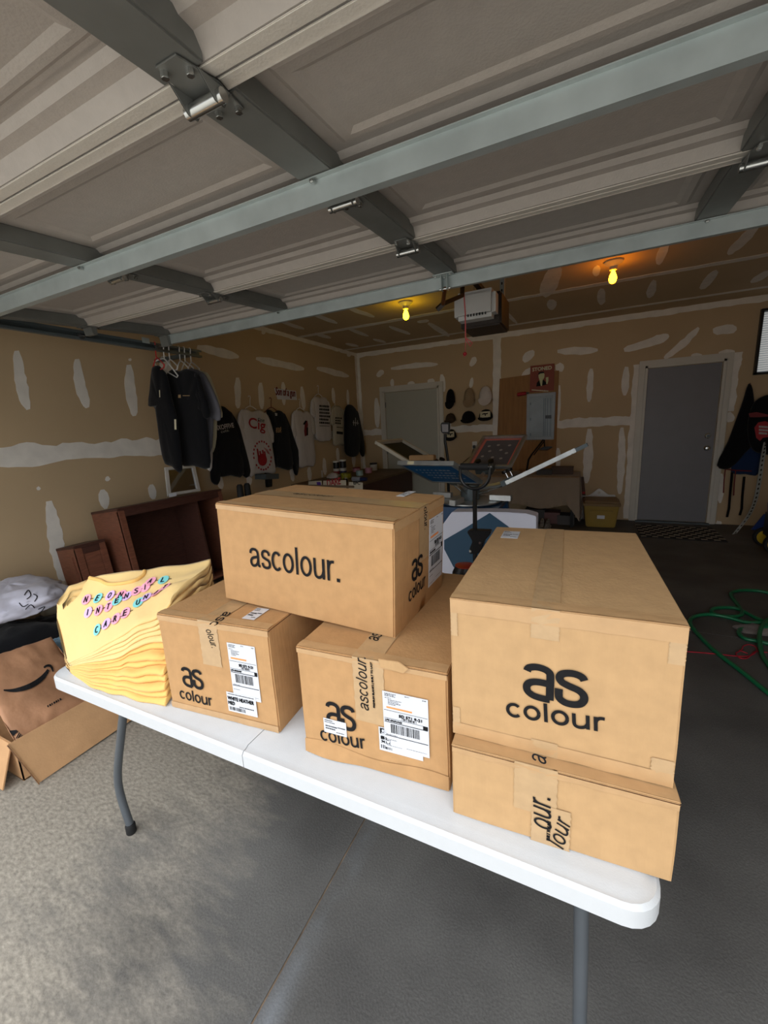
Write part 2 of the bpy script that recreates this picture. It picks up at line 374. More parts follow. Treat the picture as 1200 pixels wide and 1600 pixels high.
strip(wl, (XL, YB, 0), (XL, YB, H), (0, -1, 0), nL, 0, .075, .01)
strip(wl, (XL, YF, H), (XL, YB, H), (0, 0, -1), nL, 0, .055, .012, k=90)
strip(wb, (XL, YB, H), (XR, YB, H), (0, 0, -1), nB, 0, .075, .014, k=90)
strip(wb, (XL, YB, 0), (XL, YB, H), (1, 0, 0), nB, 0, .055, .01)
strip(wb, (XL, YB, 1.397), (-3.2, YB, 1.397), (0, 0, 1), nB, .05, .05, .03, k=16)
strip(wb, (-2.12, YB, 1.385), (-1.28, YB, 1.385), (0, 0, 1), nB, .055, .05, .02, k=24)
strip(wb, (-.4, YB, 1.40), (.62, YB, 1.40), (0, 0, 1), nB, .065, .055, .025, k=30)
strip(wb, (-1.245, YB, 1.0), (-1.245, YB, H), (1, 0, 0), nB, .07, .05, .012, k=40)
strip(wb, (.59, YB, .02), (.59, YB, 2.12), (1, 0, 0), nB, .055, .06, .02, k=40)
strip(wb, (1.60, YB, 1.45), (1.60, YB, 2.15), (1, 0, 0), nB, .05, .06, .02, k=24)
for pts, w in [(((611, 576), (650, 571), (684, 569)), 8), (((589, 588), (599, 579)), 9), (((735, 572), (743, 558)), 9), (((613, 605), (613, 592)), 6), (((637, 600), (648, 599)), 7),
    (((668, 596), (679, 595)), 8), (((735, 606), (738, 590)), 6), (((588, 622), (590, 668)), 9), (((690, 585), (694, 612)), 8), (((871, 549), (934, 547)), 12),
    (((975, 547), (1022, 533), (1045, 524)), 14), (((1038, 560), (1067, 537), (1092, 512)), 11), (((1114, 517), (1151, 513)), 15), (((1080, 556), (1097, 555)), 7),
    (((1123, 552), (1148, 549)), 9), (((924, 576), (920, 628)), 10), (((979, 573), (976, 618)), 12), (((818, 565), (834, 548)), 13), (((921, 670), (919, 715), (916, 755)), 14),
    (((972, 668), (971, 720), (968, 772)), 12), (((1127, 740), (1125, 786)), 10), (((874, 602), (872, 660)), 6), (((972, 497), (1060, 488)), 7), (((862, 511), (911, 508)), 7),
    (((872, 700), (872, 735)), 8), (((816, 588), (832, 575)), 9)]: patch(wb, oB, nB, pts, w)
for (u, v), w in [((875, 574), 15), ((1141, 652), 15), ((1123, 818), 9), ((700, 664), 9)]: patch(wb, oB, nB, [(u, v)], w)
strip(ce, (XL, 5.02, H), (XR, 5.02, H), (0, 1, 0), nC, .05, .05, .015, k=90)
strip(ce, (XL, 6.25, H), (XR, 6.25, H), (0, 1, 0), nC, .04, .04, .01, k=90)
strip(ce, (XL, 3.8, H), (XR, 3.8, H), (0, 1, 0), nC, .05, .05, .015, k=90)
for pts, w in [(((848, 462), (862, 438), (870, 412)), 26), (((1042, 376), (1028, 413)), 15), (((1185, 352), (1137, 397)), 13), (((941, 451), (939, 476)), 13), (((1023, 438), (1013, 465)), 13),
    (((1121, 423), (1094, 451)), 12), (((1203, 424), (1173, 441)), 10), (((862, 468), (862, 484)), 15), (((787, 485), (808, 505)), 6), (((934, 415), (930, 431)), 12),
    (((543, 481), (585, 495)), 6), (((489, 491), (527, 505)), 6), (((438, 502), (475, 514)), 5), (((543, 513), (576, 525)), 5), (((492, 521), (517, 528)), 5), (((608, 510), (641, 522)), 5),
    (((669, 505), (702, 525)), 7), (((583, 530), (603, 535)), 4), (((652, 503), (670, 501)), 5), (((630, 482), (690, 520)), 0.01), (((540, 537), (560, 541)), 4)]:
    if w > 1: patch(ce, oC, nC, pts, w)

# doors in the back wall
def door(name, x0, x1, zt, slab_m, n, knob):
    d = thing(name, None, None, (x0, YB, 0), kind='structure'); y = YB
    build(MB().bb((x0, y-.012, .02), (x1, y+.02, zt)), 'door_slab', slab_m, d, bevel=.002)
    for a, b in (((x0-.035, 0), (x0-.006, zt+.035)), ((x1+.006, 0), (x1+.035, zt+.035)), ((x0-.035, zt+.006), (x1+.035, zt+.035))):
        build(MB().bb((a[0], y-.045, a[1]), (b[0], y, b[1])), 'jamb', M_white, d, bevel=.002)
    for a, b in (((x0-.105, 0), (x0-.028, zt+.028)), ((x1+.028, 0), (x1+.105, zt+.028)), ((x0-.105, zt+.028), (x1+.105, zt+.105))):
        build(MB().bb((a[0], y-.028, a[1]), (b[0], y, b[1])), 'casing', M_white, d, bevel=.005)
        build(MB().bb((a[0]+.012, y-.034, a[1]+.012*(a[1] > .1)), (b[0]-.012, y-.027, b[1]-.012)), 'casing_bead', M_white, d, bevel=.003)
    if knob:
        for z, r in ((1.0, .032), (1.155, .034)):
            T = Matrix.Translation((x1-.07, y-.012, z)) @ Matrix.Rotation(PI/2, 4, 'X')
            ro = build(MB().lathe([(r, 0), (r, .006), (r*.7, .014)], n=20, T=T), 'rosette', M_chrome, d)
            if z < 1.1: build(MB().lathe([(.012, .01), (.012, .03), (.026, .04), (.03, .055), (.024, .068), (.008, .072)], n=20, T=T), 'knob', M_chrome, ro)
            else: build(MB().lathe([(.02, .012), (.02, .02), (.006, .022)], n=16, T=T), 'lock_cylinder', M_dksteel, ro)
        build(MB().bb((x0-.03, y-.11, 0), (x1+.03, y-.012, .018)), 'threshold', M_dksteel, d, bevel=.003)
    else:
        for z in (.35, 1.05, 1.85): build(MB().tube([(x0-.004, y-.02, z-.045), (x0-.004, y-.02, z+.045)], .008), 'hinge', M_dksteel, d)
    return d
door('door_1', .706, 1.4835, 2.05, M_doorG, 1, True)
door('door_2', -3.1435, -2.2104, 2.05, M_doorW, 2, False)
# window high on the back wall, blind lowered
wn = thing('window_1', None, None, (2.06, YB, 1.89), kind='structure')
x0, x1, z0, z1 = 1.815, 2.37, 1.89, 2.58
M_glow = mat('blind_slat_glow', (205, 206, 204), .6, emit=.28)  # slats glow faintly by themselves to imitate daylight coming through the blind
build(MB().bb((x0, YB-.004, z0), (x1, YB+.01, z1)), 'pane', mat('window_glass', (180, 190, 200), .1), wn)
for a, b in (((x0-.025, z0-.02), (x0, z1)), ((x1, z0-.02), (x1+.025, z1)), ((x0-.025, z0-.025), (x1+.025, z0)), ((x0-.025, z1), (x1+.025, z1+.025))):
    build(MB().bb((a[0], YB-.05, a[1]), (b[0], YB, b[1])), 'window_frame', M_black, wn)
k = 26; s0 = None
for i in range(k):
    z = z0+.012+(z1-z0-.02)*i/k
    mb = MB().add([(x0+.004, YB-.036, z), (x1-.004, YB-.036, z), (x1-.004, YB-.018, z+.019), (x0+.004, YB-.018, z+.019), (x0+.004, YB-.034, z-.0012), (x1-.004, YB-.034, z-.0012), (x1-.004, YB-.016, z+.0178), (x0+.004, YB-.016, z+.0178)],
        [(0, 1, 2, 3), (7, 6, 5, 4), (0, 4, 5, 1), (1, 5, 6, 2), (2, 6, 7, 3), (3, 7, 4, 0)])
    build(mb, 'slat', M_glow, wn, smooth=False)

# ================================================================ the raised sectional door
AL = math.atan(.0741); ZD = 2.1864; YA = .7214; SW = .533
E_ = Vector((0, math.cos(AL), math.sin(AL))); N_ = Vector((0, math.sin(AL), -math.cos(AL)))
def DP(x, u, n): return Vector((x, YA, ZD+.0741*(YA-1.5))) + E_*u + N_*n     # u along the door from joint A, n below its face
DT = Matrix((Vector((1, 0, 0)), E_, N_)).transposed().to_4x4(); DT.translation = DP(0, 0, 0)
DX0, DX1 = -3.05, 1.66
STX = [-2.99, -1.855, -.715, .432, 1.60]
gd = thing('garage_door', 'grey panelled sectional garage door rolled up overhead on its tracks', 'garage door', (0, YA, ZD))
SEC = [(-SW, 0), (0, SW), (SW, 2*SW), (2*SW, 2*SW+.615)]
for si, (ua, ub) in enumerate(SEC):
    L_ = ub-ua; mb = MB()
    prof = [(.030, .008), (.032, 0), (.004, 0), (.004, -.05), (.07, -.05)]
    prof2 = [(L_-.115, -.05), (L_-.098, -.05), (L_-.085, -.036), (L_-.055, -.032), (L_-.036, 0), (L_-.004, 0), (L_-.004, -.055)]
    for pr in (prof, prof2):
        for (a, n0), (b, n1) in zip(pr, pr[1:]):
            mb.add([DP(DX0, ua+a, n0), DP(DX1, ua+a, n0), DP(DX1, ua+b, n1), DP(DX0, ua+b, n1)], [(0, 1, 2, 3)])
    mb.bb((0, 0, 0), (.0001, .0001, .0001), Matrix.Translation(DP(DX0, ua+.1, -.055)))
    mb.prism([DP(DX0, ua+.004, -.056), DP(DX1, ua+.004, -.056), DP(DX1, ub-.004, -.056), DP(DX0, ub-.004, -.056)], N_*-.006)
    sec = build(mb, 'door_section', M_panel, gd, smooth=False)
    for a, b in ((ua+.003, ua+.033), (ub-.035, ub-.003)):
        build(MB().prism([DP(DX0, a, .001), DP(DX1, a, .001), DP(DX1, b, .001), DP(DX0, b, .001)], N_*.004), 'edge_lip', M_lip, sec, bevel=.0015)
    for c in range(4):
        xa, xb = STX[c]+.03, STX[c+1]-.03; mb = MB()
        rings = []
        for ix, iu0, iu1, n in ((0, .06, .105, -.05), (.060, .090, .125, -.05), (.075, .105, .137, -.043), (.100, .130, .155, -.043), (.118, .148, .170, -.051), (.30, .24, .25, -.051)):
            rings.append([DP(xa+ix, ua+iu0, n), DP(xb-ix, ua+iu0, n), DP(xb-ix, ub-iu1, n), DP(xa+ix, ub-iu1, n)])
        for r0, r1 in zip(rings, rings[1:]):
            mb.add(r0+r1, [(i, (i+1) % 4, 4+(i+1) % 4, 4+i) for i in range(4)])
        mb.add(rings[-1], [(0, 1, 2, 3)])
        build(mb, 'raised_panel', M_panel, sec, bevel=0, smooth=False)
    for i, x in enumerate(STX):
        w = .055 if i not in (0, 4) else .045
        build(MB().prism([DP(x-w, ua+.036, -.05), DP(x+w, ua+.036, -.05), DP(x+w, ub-.038, -.05), DP(x-w, ub-.038, -.05)], N_*.056), 'stile', M_stile, gd, bevel=.004)
# stiffening struts
for u in (SW-.125, 2*SW+.615-.045):
    mb = MB()
    mb.prism([DP(DX0+.05, u, .008), DP(DX0+.05, u-.018, .008), DP(DX0+.05, u-.018, .011), DP(DX0+.05, u-.0025, .011), DP(DX0+.05, u-.0025, .070), DP(DX0+.05, u+.03, .070), DP(DX0+.05, u+.03, .012), DP(DX0+.05, u+.045, .012), DP(DX0+.05, u+.045, .009), DP(DX0+.05, u+.028, .009), DP(DX0+.05, u+.028, .068), DP(DX0+.05, u, .068)], (DX1-DX0-.1, 0, 0))
    st = build(mb, 'strut', M_galv, gd, smooth=False)
    for x in STX:
        build(MB().box(DP(x-.012, u-.012, .016), (.016, .016, .012)), 'screw', M_chrome, st, bevel=.003)
# hinges on the joints
def hinge(x, u):
    W_ = .046; mb = MB()
    for s in (-1, 1):
        P = [(x-W_, u, .008), (x+W_, u, .008), (x+W_*.75, u+s*.05, .008), (x+.028, u+s*.085, .008), (x-.028, u+s*.085, .008), (x-W_*.75, u+s*.05, .008)]
        mb.prism([DP(*p) for p in P], N_*.003)
    for s in (-1, 1):   # side cheeks that carry the barrel
        P = [(u-.05, .01), (u-.012, .046), (u+.012, .046), (u+.035, .01)]
        mb.prism([DP(x+s*.036, a, b) for a, b in P], (s*.003, 0, 0))
    h = build(mb, 'hinge', M_chrome if False else M_stile, gd, bevel=.0015)
    b = build(MB().tube([DP(x-.05, u, .034), DP(x+.05, u, .034)], .0125, 14), 'barrel', M_chrome, h)
    for a, c in ((-.022, -.07), (.022, -.05), (-.022, .06), (.022, .072)):
        build(MB().prism([DP(x+a+.008*math.cos(q*PI/3), u+c+.008*math.sin(q*PI/3), .01) for q in range(6)], N_*.012), 'bolt', M_chrome, h, bevel=.001)
for u in (0, SW, 2*SW):
    for x in STX[1:4]: hinge(x+.005, u)
# left edge: roller hinges and the track they run in
M_nyl = mat('roller_nylon', (60, 62, 64), .4)
for u, nr in ((0, .0), (SW, .0), (2*SW, .012), (2*SW+.56, .04)):
    x = STX[0]; h = build(MB().prism([DP(x-.05, u-.06, .006), DP(x+.04, u-.06, .006), DP(x+.04, u+.06, .006), DP(x-.05, u+.06, .006)], N_*.004).prism([DP(x-.05, u-.02, .01), DP(x-.05, u+.02, .01), DP(x-.05, u+.014, .045+nr), DP(x-.05, u-.014, .045+nr)], (.09, 0, 0)), 'roller_hinge', M_stile, gd, bevel=.002)
    build(MB().tube([DP(x+.03, u, .034+nr), DP(x-.13, u, .034+nr)], .006), 'axle', M_chrome, h)
    build(MB().tube([DP(x-.115, u, .034+nr), DP(x-.135, u, .034+nr)], .021, 16), 'roller', M_nyl, h)
    for a, c in ((-.02, -.045), (.02, .045)): build(MB().box(DP(x+a, u+c, .014), (.014, .014, .01)), 'bolt', M_chrome, h, bevel=.002)
# opener bracket on the top section
bk = build(MB().prism([DP(-.775, 2*SW+.50, .008), DP(-.665, 2*SW+.50, .008), DP(-.665, 2*SW+.57, .008), DP(-.775, 2*SW+.57, .008)], N_*.004).box(DP(-.735, 2*SW+.545, .045), (.004, .04, .08)).box(DP(-.705, 2*SW+.545, .045), (.004, .04, .08)), 'arm_bracket', M_galv, gd, bevel=.001)
build(MB().tube([DP(-.75, 2*SW+.545, .075), DP(-.69, 2*SW+.545, .075)], .005), 'clevis_pin', M_chrome, bk)
for xx in (-.76, -.68): build(MB().box(DP(xx, 2*SW+.515, .016), (.014, .014, .01)), 'bolt', M_chrome, bk, bevel=.002)

TXX = -3.125
tr = thing('door_track', 'dark steel horizontal door track along the tan left wall', 'track', (TXX, 0, 2.1))
mb = MB(); A = Vector((TXX, -.12+.30, 2.158)); B = Vector((TXX, 2.78, 2.178))
for dz, dx, sz, sx in ((-.028, 0, .003, .034), (.028, 0, .003, .034), (0, -.016, .058, .003), (-.02, .016, .014, .003), (.02, .016, .014, .003)):
    mb.add([p+Vector((dx+a*sx/2, 0, dz+b*sz/2)) for p in (A, B) for a, b in ((-1, -1), (1, -1), (1, 1), (-1, 1))], [(0, 1, 5, 4), (1, 2, 6, 5), (2, 3, 7, 6), (3, 0, 4, 7), (0, 3, 2, 1), (4, 5, 6, 7)])
build(mb, 'channel', M_dksteel, tr, smooth=False)
build(MB().bb((XL+.005, B.y-.06, B.z-.015), (TXX-.016, B.y-.02, B.z+.015)), 'wall_bracket', M_dksteel, tr)
build(MB().bb((XL+.005, .5, 2.14), (TXX-.016, .54, 2.17)), 'wall_bracket', M_dksteel, tr)
build(MB().box(DP(TXX-.0, 2*SW+.47, .034)+Vector((.02, 0, 0)), (.003, .06, .04)), 'splice_plate', M_galv, tr)
# ================================================================ folding table
TZ = .67; TX0, TX1, TY0, TY1 = -1.655, .148, .628, 1.365; TS = -.743
def rrect(x0, y0, x1, y1, r, left, right, k=6):
    P = []
    for cx, cy, a0, on in ((x1, y0, -PI/2, right), (x1, y1, 0, right), (x0, y1, PI/2, left), (x0, y0, PI, left)):
        if not on: P.append((cx, cy)); continue
        sx = -1 if cx == x1 else 1; sy = 1 if cy == y0 else -1
        for i in range(k+1): q = a0+PI/2*i/k; P.append((cx+sx*r+r*math.cos(q), cy+sy*r+r*math.sin(q)))
    return P
tb = thing('folding_table', 'white plastic folding table with grey tube legs under the shipping cartons', 'table', ((TX0+TX1)/2, 1.0, 0))
for left in (True, False):
    x0, x1 = (TX0, TS-.0012) if left else (TS+.0012, TX1)
    o = rrect(x0, TY0, x1, TY1, .06, left, not left); i1 = rrect(x0+(.006 if left else 0), TY0+.006, x1-(0 if left else .006), TY1-.006, .055, left, not left)
    i2 = rrect(x0+(.014 if left else 0), TY0+.014, x1-(0 if left else .014), TY1-.014, .048, left, not left)
    i3 = rrect(x0+(.022 if left else 0), TY0+.022, x1-(0 if left else .022), TY1-.022, .04, left, not left)
    rings = [(i3, TZ-.03), (o, TZ-.047), (o, TZ-.012), (i1, TZ-.0045), (i2, TZ-.0045), (i3, TZ)]
    mb = MB(); n = len(o)
    for (a, za), (b, zb) in zip(rings, rings[1:]): mb.add([(p[0], p[1], za) for p in a]+[(p[0], p[1], zb) for p in b], [(i, (i+1) % n, n+(i+1) % n, n+i) for i in range(n)])
    mb.add([(p[0], p[1], TZ) for p in i3], [list(range(n))]); mb.add([(p[0], p[1], TZ-.03) for p in i3], [list(range(n))[::-1]])
    build(mb, 'table_top', M_table, tb)
    # raised skirt beam under the front edge, stepped near the middle
    xs = (x0+.10, x1-.02) if left else (x0+.02, -.375)
    build(MB().bb((xs[0], TY0+.004, TZ-.054), (xs[1], TY0+.02, TZ-.03)), 'skirt', M_table, tb, bevel=.003)
def leg_frame(xt, xk, xf, ytop):
    for y, sgn in ((TY0+.075, -1), (TY1-.075, 1)):
        P = smooth_pts([(xt, y, TZ-.035), ((xt+xk)/2, y, .44), (xk, y, .21), (xf, y, .03), (xf, y, .02)], 5)
        l = build(MB().tube(P, .0135, 12), 'leg', M_leg, tb)
        build(MB().lathe([(.016, 0), (.0175, .004), (.0175, .034), (.0145, .04)], (xf, y, 0), 14), 'foot_cap', M_rubber, l)
    build(MB().tube([(xt, TY0+.075, TZ-.05), (xt, TY1-.075, TZ-.05)], .012, 10), 'leg_crossbar', M_leg, tb)
leg_frame(-1.335, -1.50, -1.478, 0)
leg_frame(.028, .042, .05, 0)
build(MB().tube([(-.62, .86, TZ-.075), (-.62, .86, TZ-.03)], .022, 14), 'hinge_knob', M_leg, tb)
build(MB().tube([(-1.33, 1.0, TZ-.05), (-.62, 1.0, TZ-.06), (.03, 1.0, TZ-.05)], .009, 8), 'brace', M_leg, tb)

# ================================================================ cartons
LOGO_A1 = [(.06, .79), (.09, .89), (.20, .945), (.33, .925), (.415, .84), (.43, .7), (.43, .4), (.43, .06)]
LOGO_A2 = [(.43, .52), (.24, .525), (.12, .475), (.06, .36), (.075, .21), (.16, .11), (.28, .075), (.43, .07)]
LOGO_S = [(.94, .80), (.90, .89), (.80, .94), (.69, .93), (.60, .87), (.57, .76), (.61, .65), (.72, .575), (.86, .505), (.935, .40), (.945, .26), (.89, .13), (.78, .075), (.66, .09), (.58, .18), (.566, .30), (.566, .45)]
def mark_into(mb, x, y, w, h, M):
    for S in (LOGO_A1, LOGO_A2, LOGO_S):
        ribbon_into(mb, [(x+p.x*w, y+p.y*h) for p in smooth_pts([(a, b, 0) for a, b in S], 5)], .125*w, M, .0018)
def carton(label, T, w, d, h, seam, mt, tape=True):
    """T maps (0..w, 0..d, 0..h) to the world; seam 'x' or 'y' is the way the top flaps meet"""
    o = thing('carton', label, 'box', T, group='shipping cartons on the folding table'); c = lambda *p: T @ Vector(p)
    n = 10; mb = MB(); th = .005
    def side(fn): mb.grid(fn, n, 8)
    for fn in (lambda a, b: (a*w, 0, b*(h-th)), lambda a, b: (a*w, d, b*(h-th)), lambda a, b: (0, a*d, b*(h-th)), lambda a, b: (w, a*d, b*(h-th)), lambda a, b: (a*w, b*d, 0), lambda a, b: (a*w, b*d, h-th)): side(fn)
    mb.v = [T @ p for p in mb.v]
    build(mb, 'body', mt, o, bevel=.0035, seg=2, jit=(.0012, 9), smooth='all' if False else True)
    g = .0015
    halves = (((-.001, -.001), (w+.001, d/2-g)), ((-.001, d/2+g), (w+.001, d+.001))) if seam == 'x' else (((-.001, -.001), (w/2-g, d+.001)), ((w/2+g, -.001), (w+.001, d+.001)))
    for (a, b), (a1, b1) in halves:
        m2 = MB().grid(lambda s, t: (a+(a1-a)*s, b+(b1-b)*t, h-th+.0003), 6, 8); k = len(m2.v)
        m2.grid(lambda s, t: (a+(a1-a)*s, b+(b1-b)*t, h), 6, 8)
        m2 = MB(); m2.bb((a, b, h-th+.0004), (a1, b1, h), None); m2.v = [T @ p for p in m2.v]
        build(m2, 'flap', mt, o, bevel=.002, jit=(.0008, 8), sub=0)
    m3 = MB()
    for p, q in (((0, -.0006, h-th-.0012), (w, .002, h-th+.0002)), ((w-.002, 0, h-th-.0012), (w+.0006, d, h-th+.0002))): m3.bb(p, q)
    m3.v = [T @ p for p in m3.v]; build(m3, 'flap_edge', M_edge, o, smooth=False)
    # creases pressed in beside the edges
    fr = {'front': frame(c(0, 0, 0), T.to_3x3() @ Vector((1, 0, 0)), T.to_3x3() @ Vector((0, 0, 1))),
          'right': frame(c(w, 0, 0), T.to_3x3() @ Vector((0, 1, 0)), T.to_3x3() @ Vector((0, 0, 1))),
          'top': frame(c(0, 0, h), T.to_3x3() @ Vector((1, 0, 0)), T.to_3x3() @ Vector((0, 1, 0)))}
    return o, fr
def corners(px, M): return [onM(u, v, M) for u, v in px]
def tape_strip(o, M, x0, y0, x1, y1, off=.0016, name='tape'):
    mb = MB().grid(lambda a, b: (x0+(x1-x0)*a+.0016*math.sin(b*37+x0*90)*(1 if a > .5 else -1), y0+(y1-y0)*b, off), 2, 14)
    mb.grid(lambda a, b: (x0+(x1-x0)*a, y0+(y1-y0)*b, off-.0008), 2, 1)
    mb.v = [M @ p for p in mb.v]; return build(mb, name, M_tape, o, smooth=False)
def edge_tape(o, M, w, v0, v1, Mt=None, x0=0):
    mb = MB().grid(lambda a, b: M @ Vector((x0+.001+(w-.002-x0)*a, lerp(v0, v1, b)+.0015*noise.noise(Vector((a*9, v0*50, 1)))*(1-b), .0013+.0012*abs(noise.noise(Vector((a*14, b*3, v0*9)))))), 30, 4)
    build(mb, 'edge_tape', M_ctape, o)
    if Mt: build(MB().grid(lambda a, b: Mt @ Vector((x0+.001+(w-.002-x0)*a, .0005+.028*b, .0013+.002*abs(noise.noise(Vector((a*11, b*3, 7)))))), 30, 4), 'edge_tape', M_ctape, o)
M_ctape = mat('clear_tape_on_card', (186, 150, 108), .45, var=.06, vs=30, bump=.1, bs=50)
def logo(o, M, pl, pr, hmark, htext):
    """mark over the word, from the photographed ends of the word's baseline"""
    a, b = onM(*pl, M), onM(*pr, M); w = (b-a).length; r = math.atan2(b.y-a.y, b.x-a.x); k = w
    mb = strokes_into(MB(), 'colour', a.x, a.y, w, htext, M, .0018, rot=r, wt=.108)
    p = build(mb, 'printed_word', M_ink, o, smooth=False)
    mb = MB(); mark_into(mb, a.x+w*.17, a.y+htext*1.22, w*.66, hmark, M); build(mb, 'printed_mark', M_ink, o, smooth=False)
def sheet(o, M, x0, y0, x1, y1, kind, off=.0024):
    s = build(MB().prism([M @ Vector(p) for p in ((x0, y0, off-.0008), (x1, y0, off-.0008), (x1, y1, off-.0008), (x0, y1, off-.0008))], M.to_3x3() @ Vector((0, 0, .0008))), 'shipping_label', M_paper, o, smooth=False)
    W, Hh = x1-x0, y1-y0; f = off+.0004; X = lambda a: x0+W*a; Y = lambda b: y0+Hh*b
    def bars(a0, a1, b0, b1, n, seed):
        r = random.Random(seed); mb = MB(); a = a0
        while a < a1:
            w = (a1-a0)/n*r.choice((.4, .6, 1.0)); rect_into(mb, X(a), Y(b0), X(min(a1, a+w)), Y(b1), M, f); a += w+(a1-a0)/n*r.choice((.35, .5, .8))
        build(mb, 'barcode', M_ink, s, smooth=False, kind='stuff')
    def lines(rows, seed):
        r = random.Random(seed); mb = MB()
        for a0, a1, b, hh in rows:
            a = a0
            while a < a1: w = r.uniform(.015, .05); rect_into(mb, X(a), Y(b), X(min(a1, a+w)), Y(b+hh), M, f); a += w+.012
        build(mb, 'fine_print', M_ink, s, smooth=False, kind='stuff')
    def word(t, a0, b0, a1, b1, bold=.0003): build(text_into(MB(), t, X(a0), Y(b0), W*(a1-a0), Hh*(b1-b0), M, f, bold=bold), 'label_text', M_ink, s, smooth=False)
    if kind == 'ups':
        lines([(.05, .3, .965, .01), (.05, .26, .945, .01), (.05, .3, .925, .01), (.05, .2, .89, .008), (.12, .42, .86, .01), (.12, .36, .835, .01), (.12, .40, .81, .01), (.12, .3, .785, .01), (.88, .96, .965, .012), (.5, .6, .97, .01)], 1)
        build(rect_into(MB(), X(.08), Y(.715), X(.65), Y(.745), M, f), 'highlighter', M_orange, s, smooth=False)
        mb = MB()
        for b in (.675, .535, .465, .22): rect_into(mb, X(.02), Y(b), X(.98), Y(b+(.012 if b < .5 else .006)), M, f)
        rect_into(mb, X(.88), Y(.475), X(.985), Y(.535), M, f); build(mb, 'rule_lines', M_ink, s, smooth=False)
        word('SD 571 9-21', .36, .60, .86, .645); bars(.42, .74, .55, .592, 12, 3)
        word('UPS GROUND', .04, .495, .42, .522, .0001)
        bars(.16, .80, .285, .445, 26, 5); lines([(.05, .3, .24, .008), (.04, .28, .15, .008), (.5, .95, .06, .006), (.04, .4, .04, .006)], 2)
    elif kind == 'pick':
        lines([(.05, .95, .9, .04), (.4, .9, .3, .05)], 3); word('WHITE HEATHER', .04, .62, .93, .8); word('MED', .04, .38, .26, .55); bars(.05, .6, .08, .26, 18, 8)
    elif kind == 'pick2':
        build(rect_into(MB(), X(.03), Y(.72), X(.26), Y(.97), M, f), 'black_square', M_ink, s, smooth=False)
        v = text_into(MB(), '5', X(.07), Y(.76), W*.12, Hh*.17, M, f+.0003, bold=.0004); build(v, 'label_text', M_paper, s, smooth=False)
        word('BL.', .05, .52, .28, .64); word('XL(', .05, .34, .28, .46); bars(.04, .3, .1, .26, 8, 9)
    else:
        lines([(.06, .4, .86, .06), (.06, .5, .74, .05), (.08, .6, .45, .09), (.62, .95, .5, .07), (.08, .5, .28, .09), (.55, .9, .14, .05)], 11)
    return s
def brand_word(o, M, pl, pr, h, name='printed_word', t='ascolour.', m_=None, shear=0, bold=.0003, off=.0020):
    a, b = onM(*pl, M), onM(*pr, M); r = math.atan2(b.y-a.y, b.x-a.x)
    mb = strokes_into(MB(), t, a.x, a.y, (b-a).length, h, M, off, shear, r, .086) if all(c in GLY for c in t) else text_into(MB(), t, a.x, a.y, (b-a).length, h, M, off, rot=r, bold=bold, shear=shear)
    return build(mb, name, m_ or M_ink, o, smooth=False)
def Tbox(x, y, z, a, tx=0, ty=0):
    ux = Vector((math.cos(a)*math.cos(ty), math.sin(a)*math.cos(ty), math.sin(ty))); uy = Vector((-math.sin(a)*math.cos(tx), math.cos(a)*math.cos(tx), math.sin(tx))); uz = ux.cross(uy).normalized(); uy = uz.cross(ux)
    M = Matrix((ux, uy, uz)).transposed().to_4x4(); M.translation = Vector((x, y, z)); return M
E0 = .0006
# -- left lower carton (white heather)
hA = .297
TA = Tbox(-1.067, .679, TZ+E0, .094); A, FA = carton('cardboard carton standing beside the yellow shirt stack, label reads white heather', TA, .375, .565, hA, 'y', M_card)
M_ = FA['front']; a = onM(316, 970, M_); tape_strip(A, M_, .148, .165, .212, hA+.0005); logo(A, M_, (283, 1090), (332, 1103), .062, .035)
sh = corners([(355, 1003), (409, 1097)], M_); sheet(A, M_, sh[0].x, sh[1].y, sh[1].x, sh[0].y, 'ups')
sh = corners([(354, 1073), (405, 1120)], M_); sheet(A, M_, sh[0].x, sh[1].y, sh[1].x-.002, sh[0].y-.012, 'pick', .0036)
brand_word(A, M_, (322, 983), (332, 1012), .022, 'tape_lettering', 'olour.', None, .2, .0004, .0024)
edge_tape(A, M_, .375, hA-.02, hA-.004, FA['top']); edge_tape(A, M_, .375, .001, .02)
M_ = FA['top']; tape_strip(A, M_, .155, -.001, .215, .565); sh = corners([(378, 967), (421, 953)], M_); sheet(A, M_, min(sh[0].x, sh[1].x), min(sh[0].y, sh[1].y), max(sh[0].x, sh[1].x), max(sh[0].y, sh[1].y), 'small')
brand_word(A, M_, (352, 957), (326, 978), .022, 'tape_lettering', 'asc', None, .2, .0004, .0024)
# -- middle lower carton
hB = .284
TB = Tbox(-.593, .695, TZ+E0, .062); B_, FB = carton('cardboard carton with a crushed lower edge, small sticker over its logo', TB, .363, .565, hB, 'y', M_card)
M_ = FB['front']; p = onM(580, 1110, M_); tape_strip(B_, M_, .148, .125, .222, hB+.0005)
brand_word(B_, M_, (577, 1110), (572, 1026), .027, 'tape_lettering', 'ascolour.', None, .25, .0004, .0024)
brand_word(B_, M_, (588, 1105), (583, 1034), .006, 'tape_lettering', 'PREMIUM BLANKS | BUILT TO LAST', None, 0, .0001, .0024)
logo(B_, M_, (503, 1155), (571, 1170), .066, .037)
sh = corners([(506, 1120), (543, 1151)], M_); sheet(B_, M_, sh[0].x, sh[1].y, sh[1].x, sh[0].y, 'small', .0030)
sh = corners([(592, 1134), (655, 1190)], M_); sheet(B_, M_, sh[0].x, sh[1].y+.006, sh[1].x+.01, sh[0].y, 'pick2')
sh = corners([(596, 1077), (672, 1183)], M_); sheet(B_, M_, sh[0].x+.003, sh[1].y, sh[1].x, sh[0].y, 'ups', .0036)
edge_tape(B_, M_, .363, hB-.016, hB-.004, FB['top'])
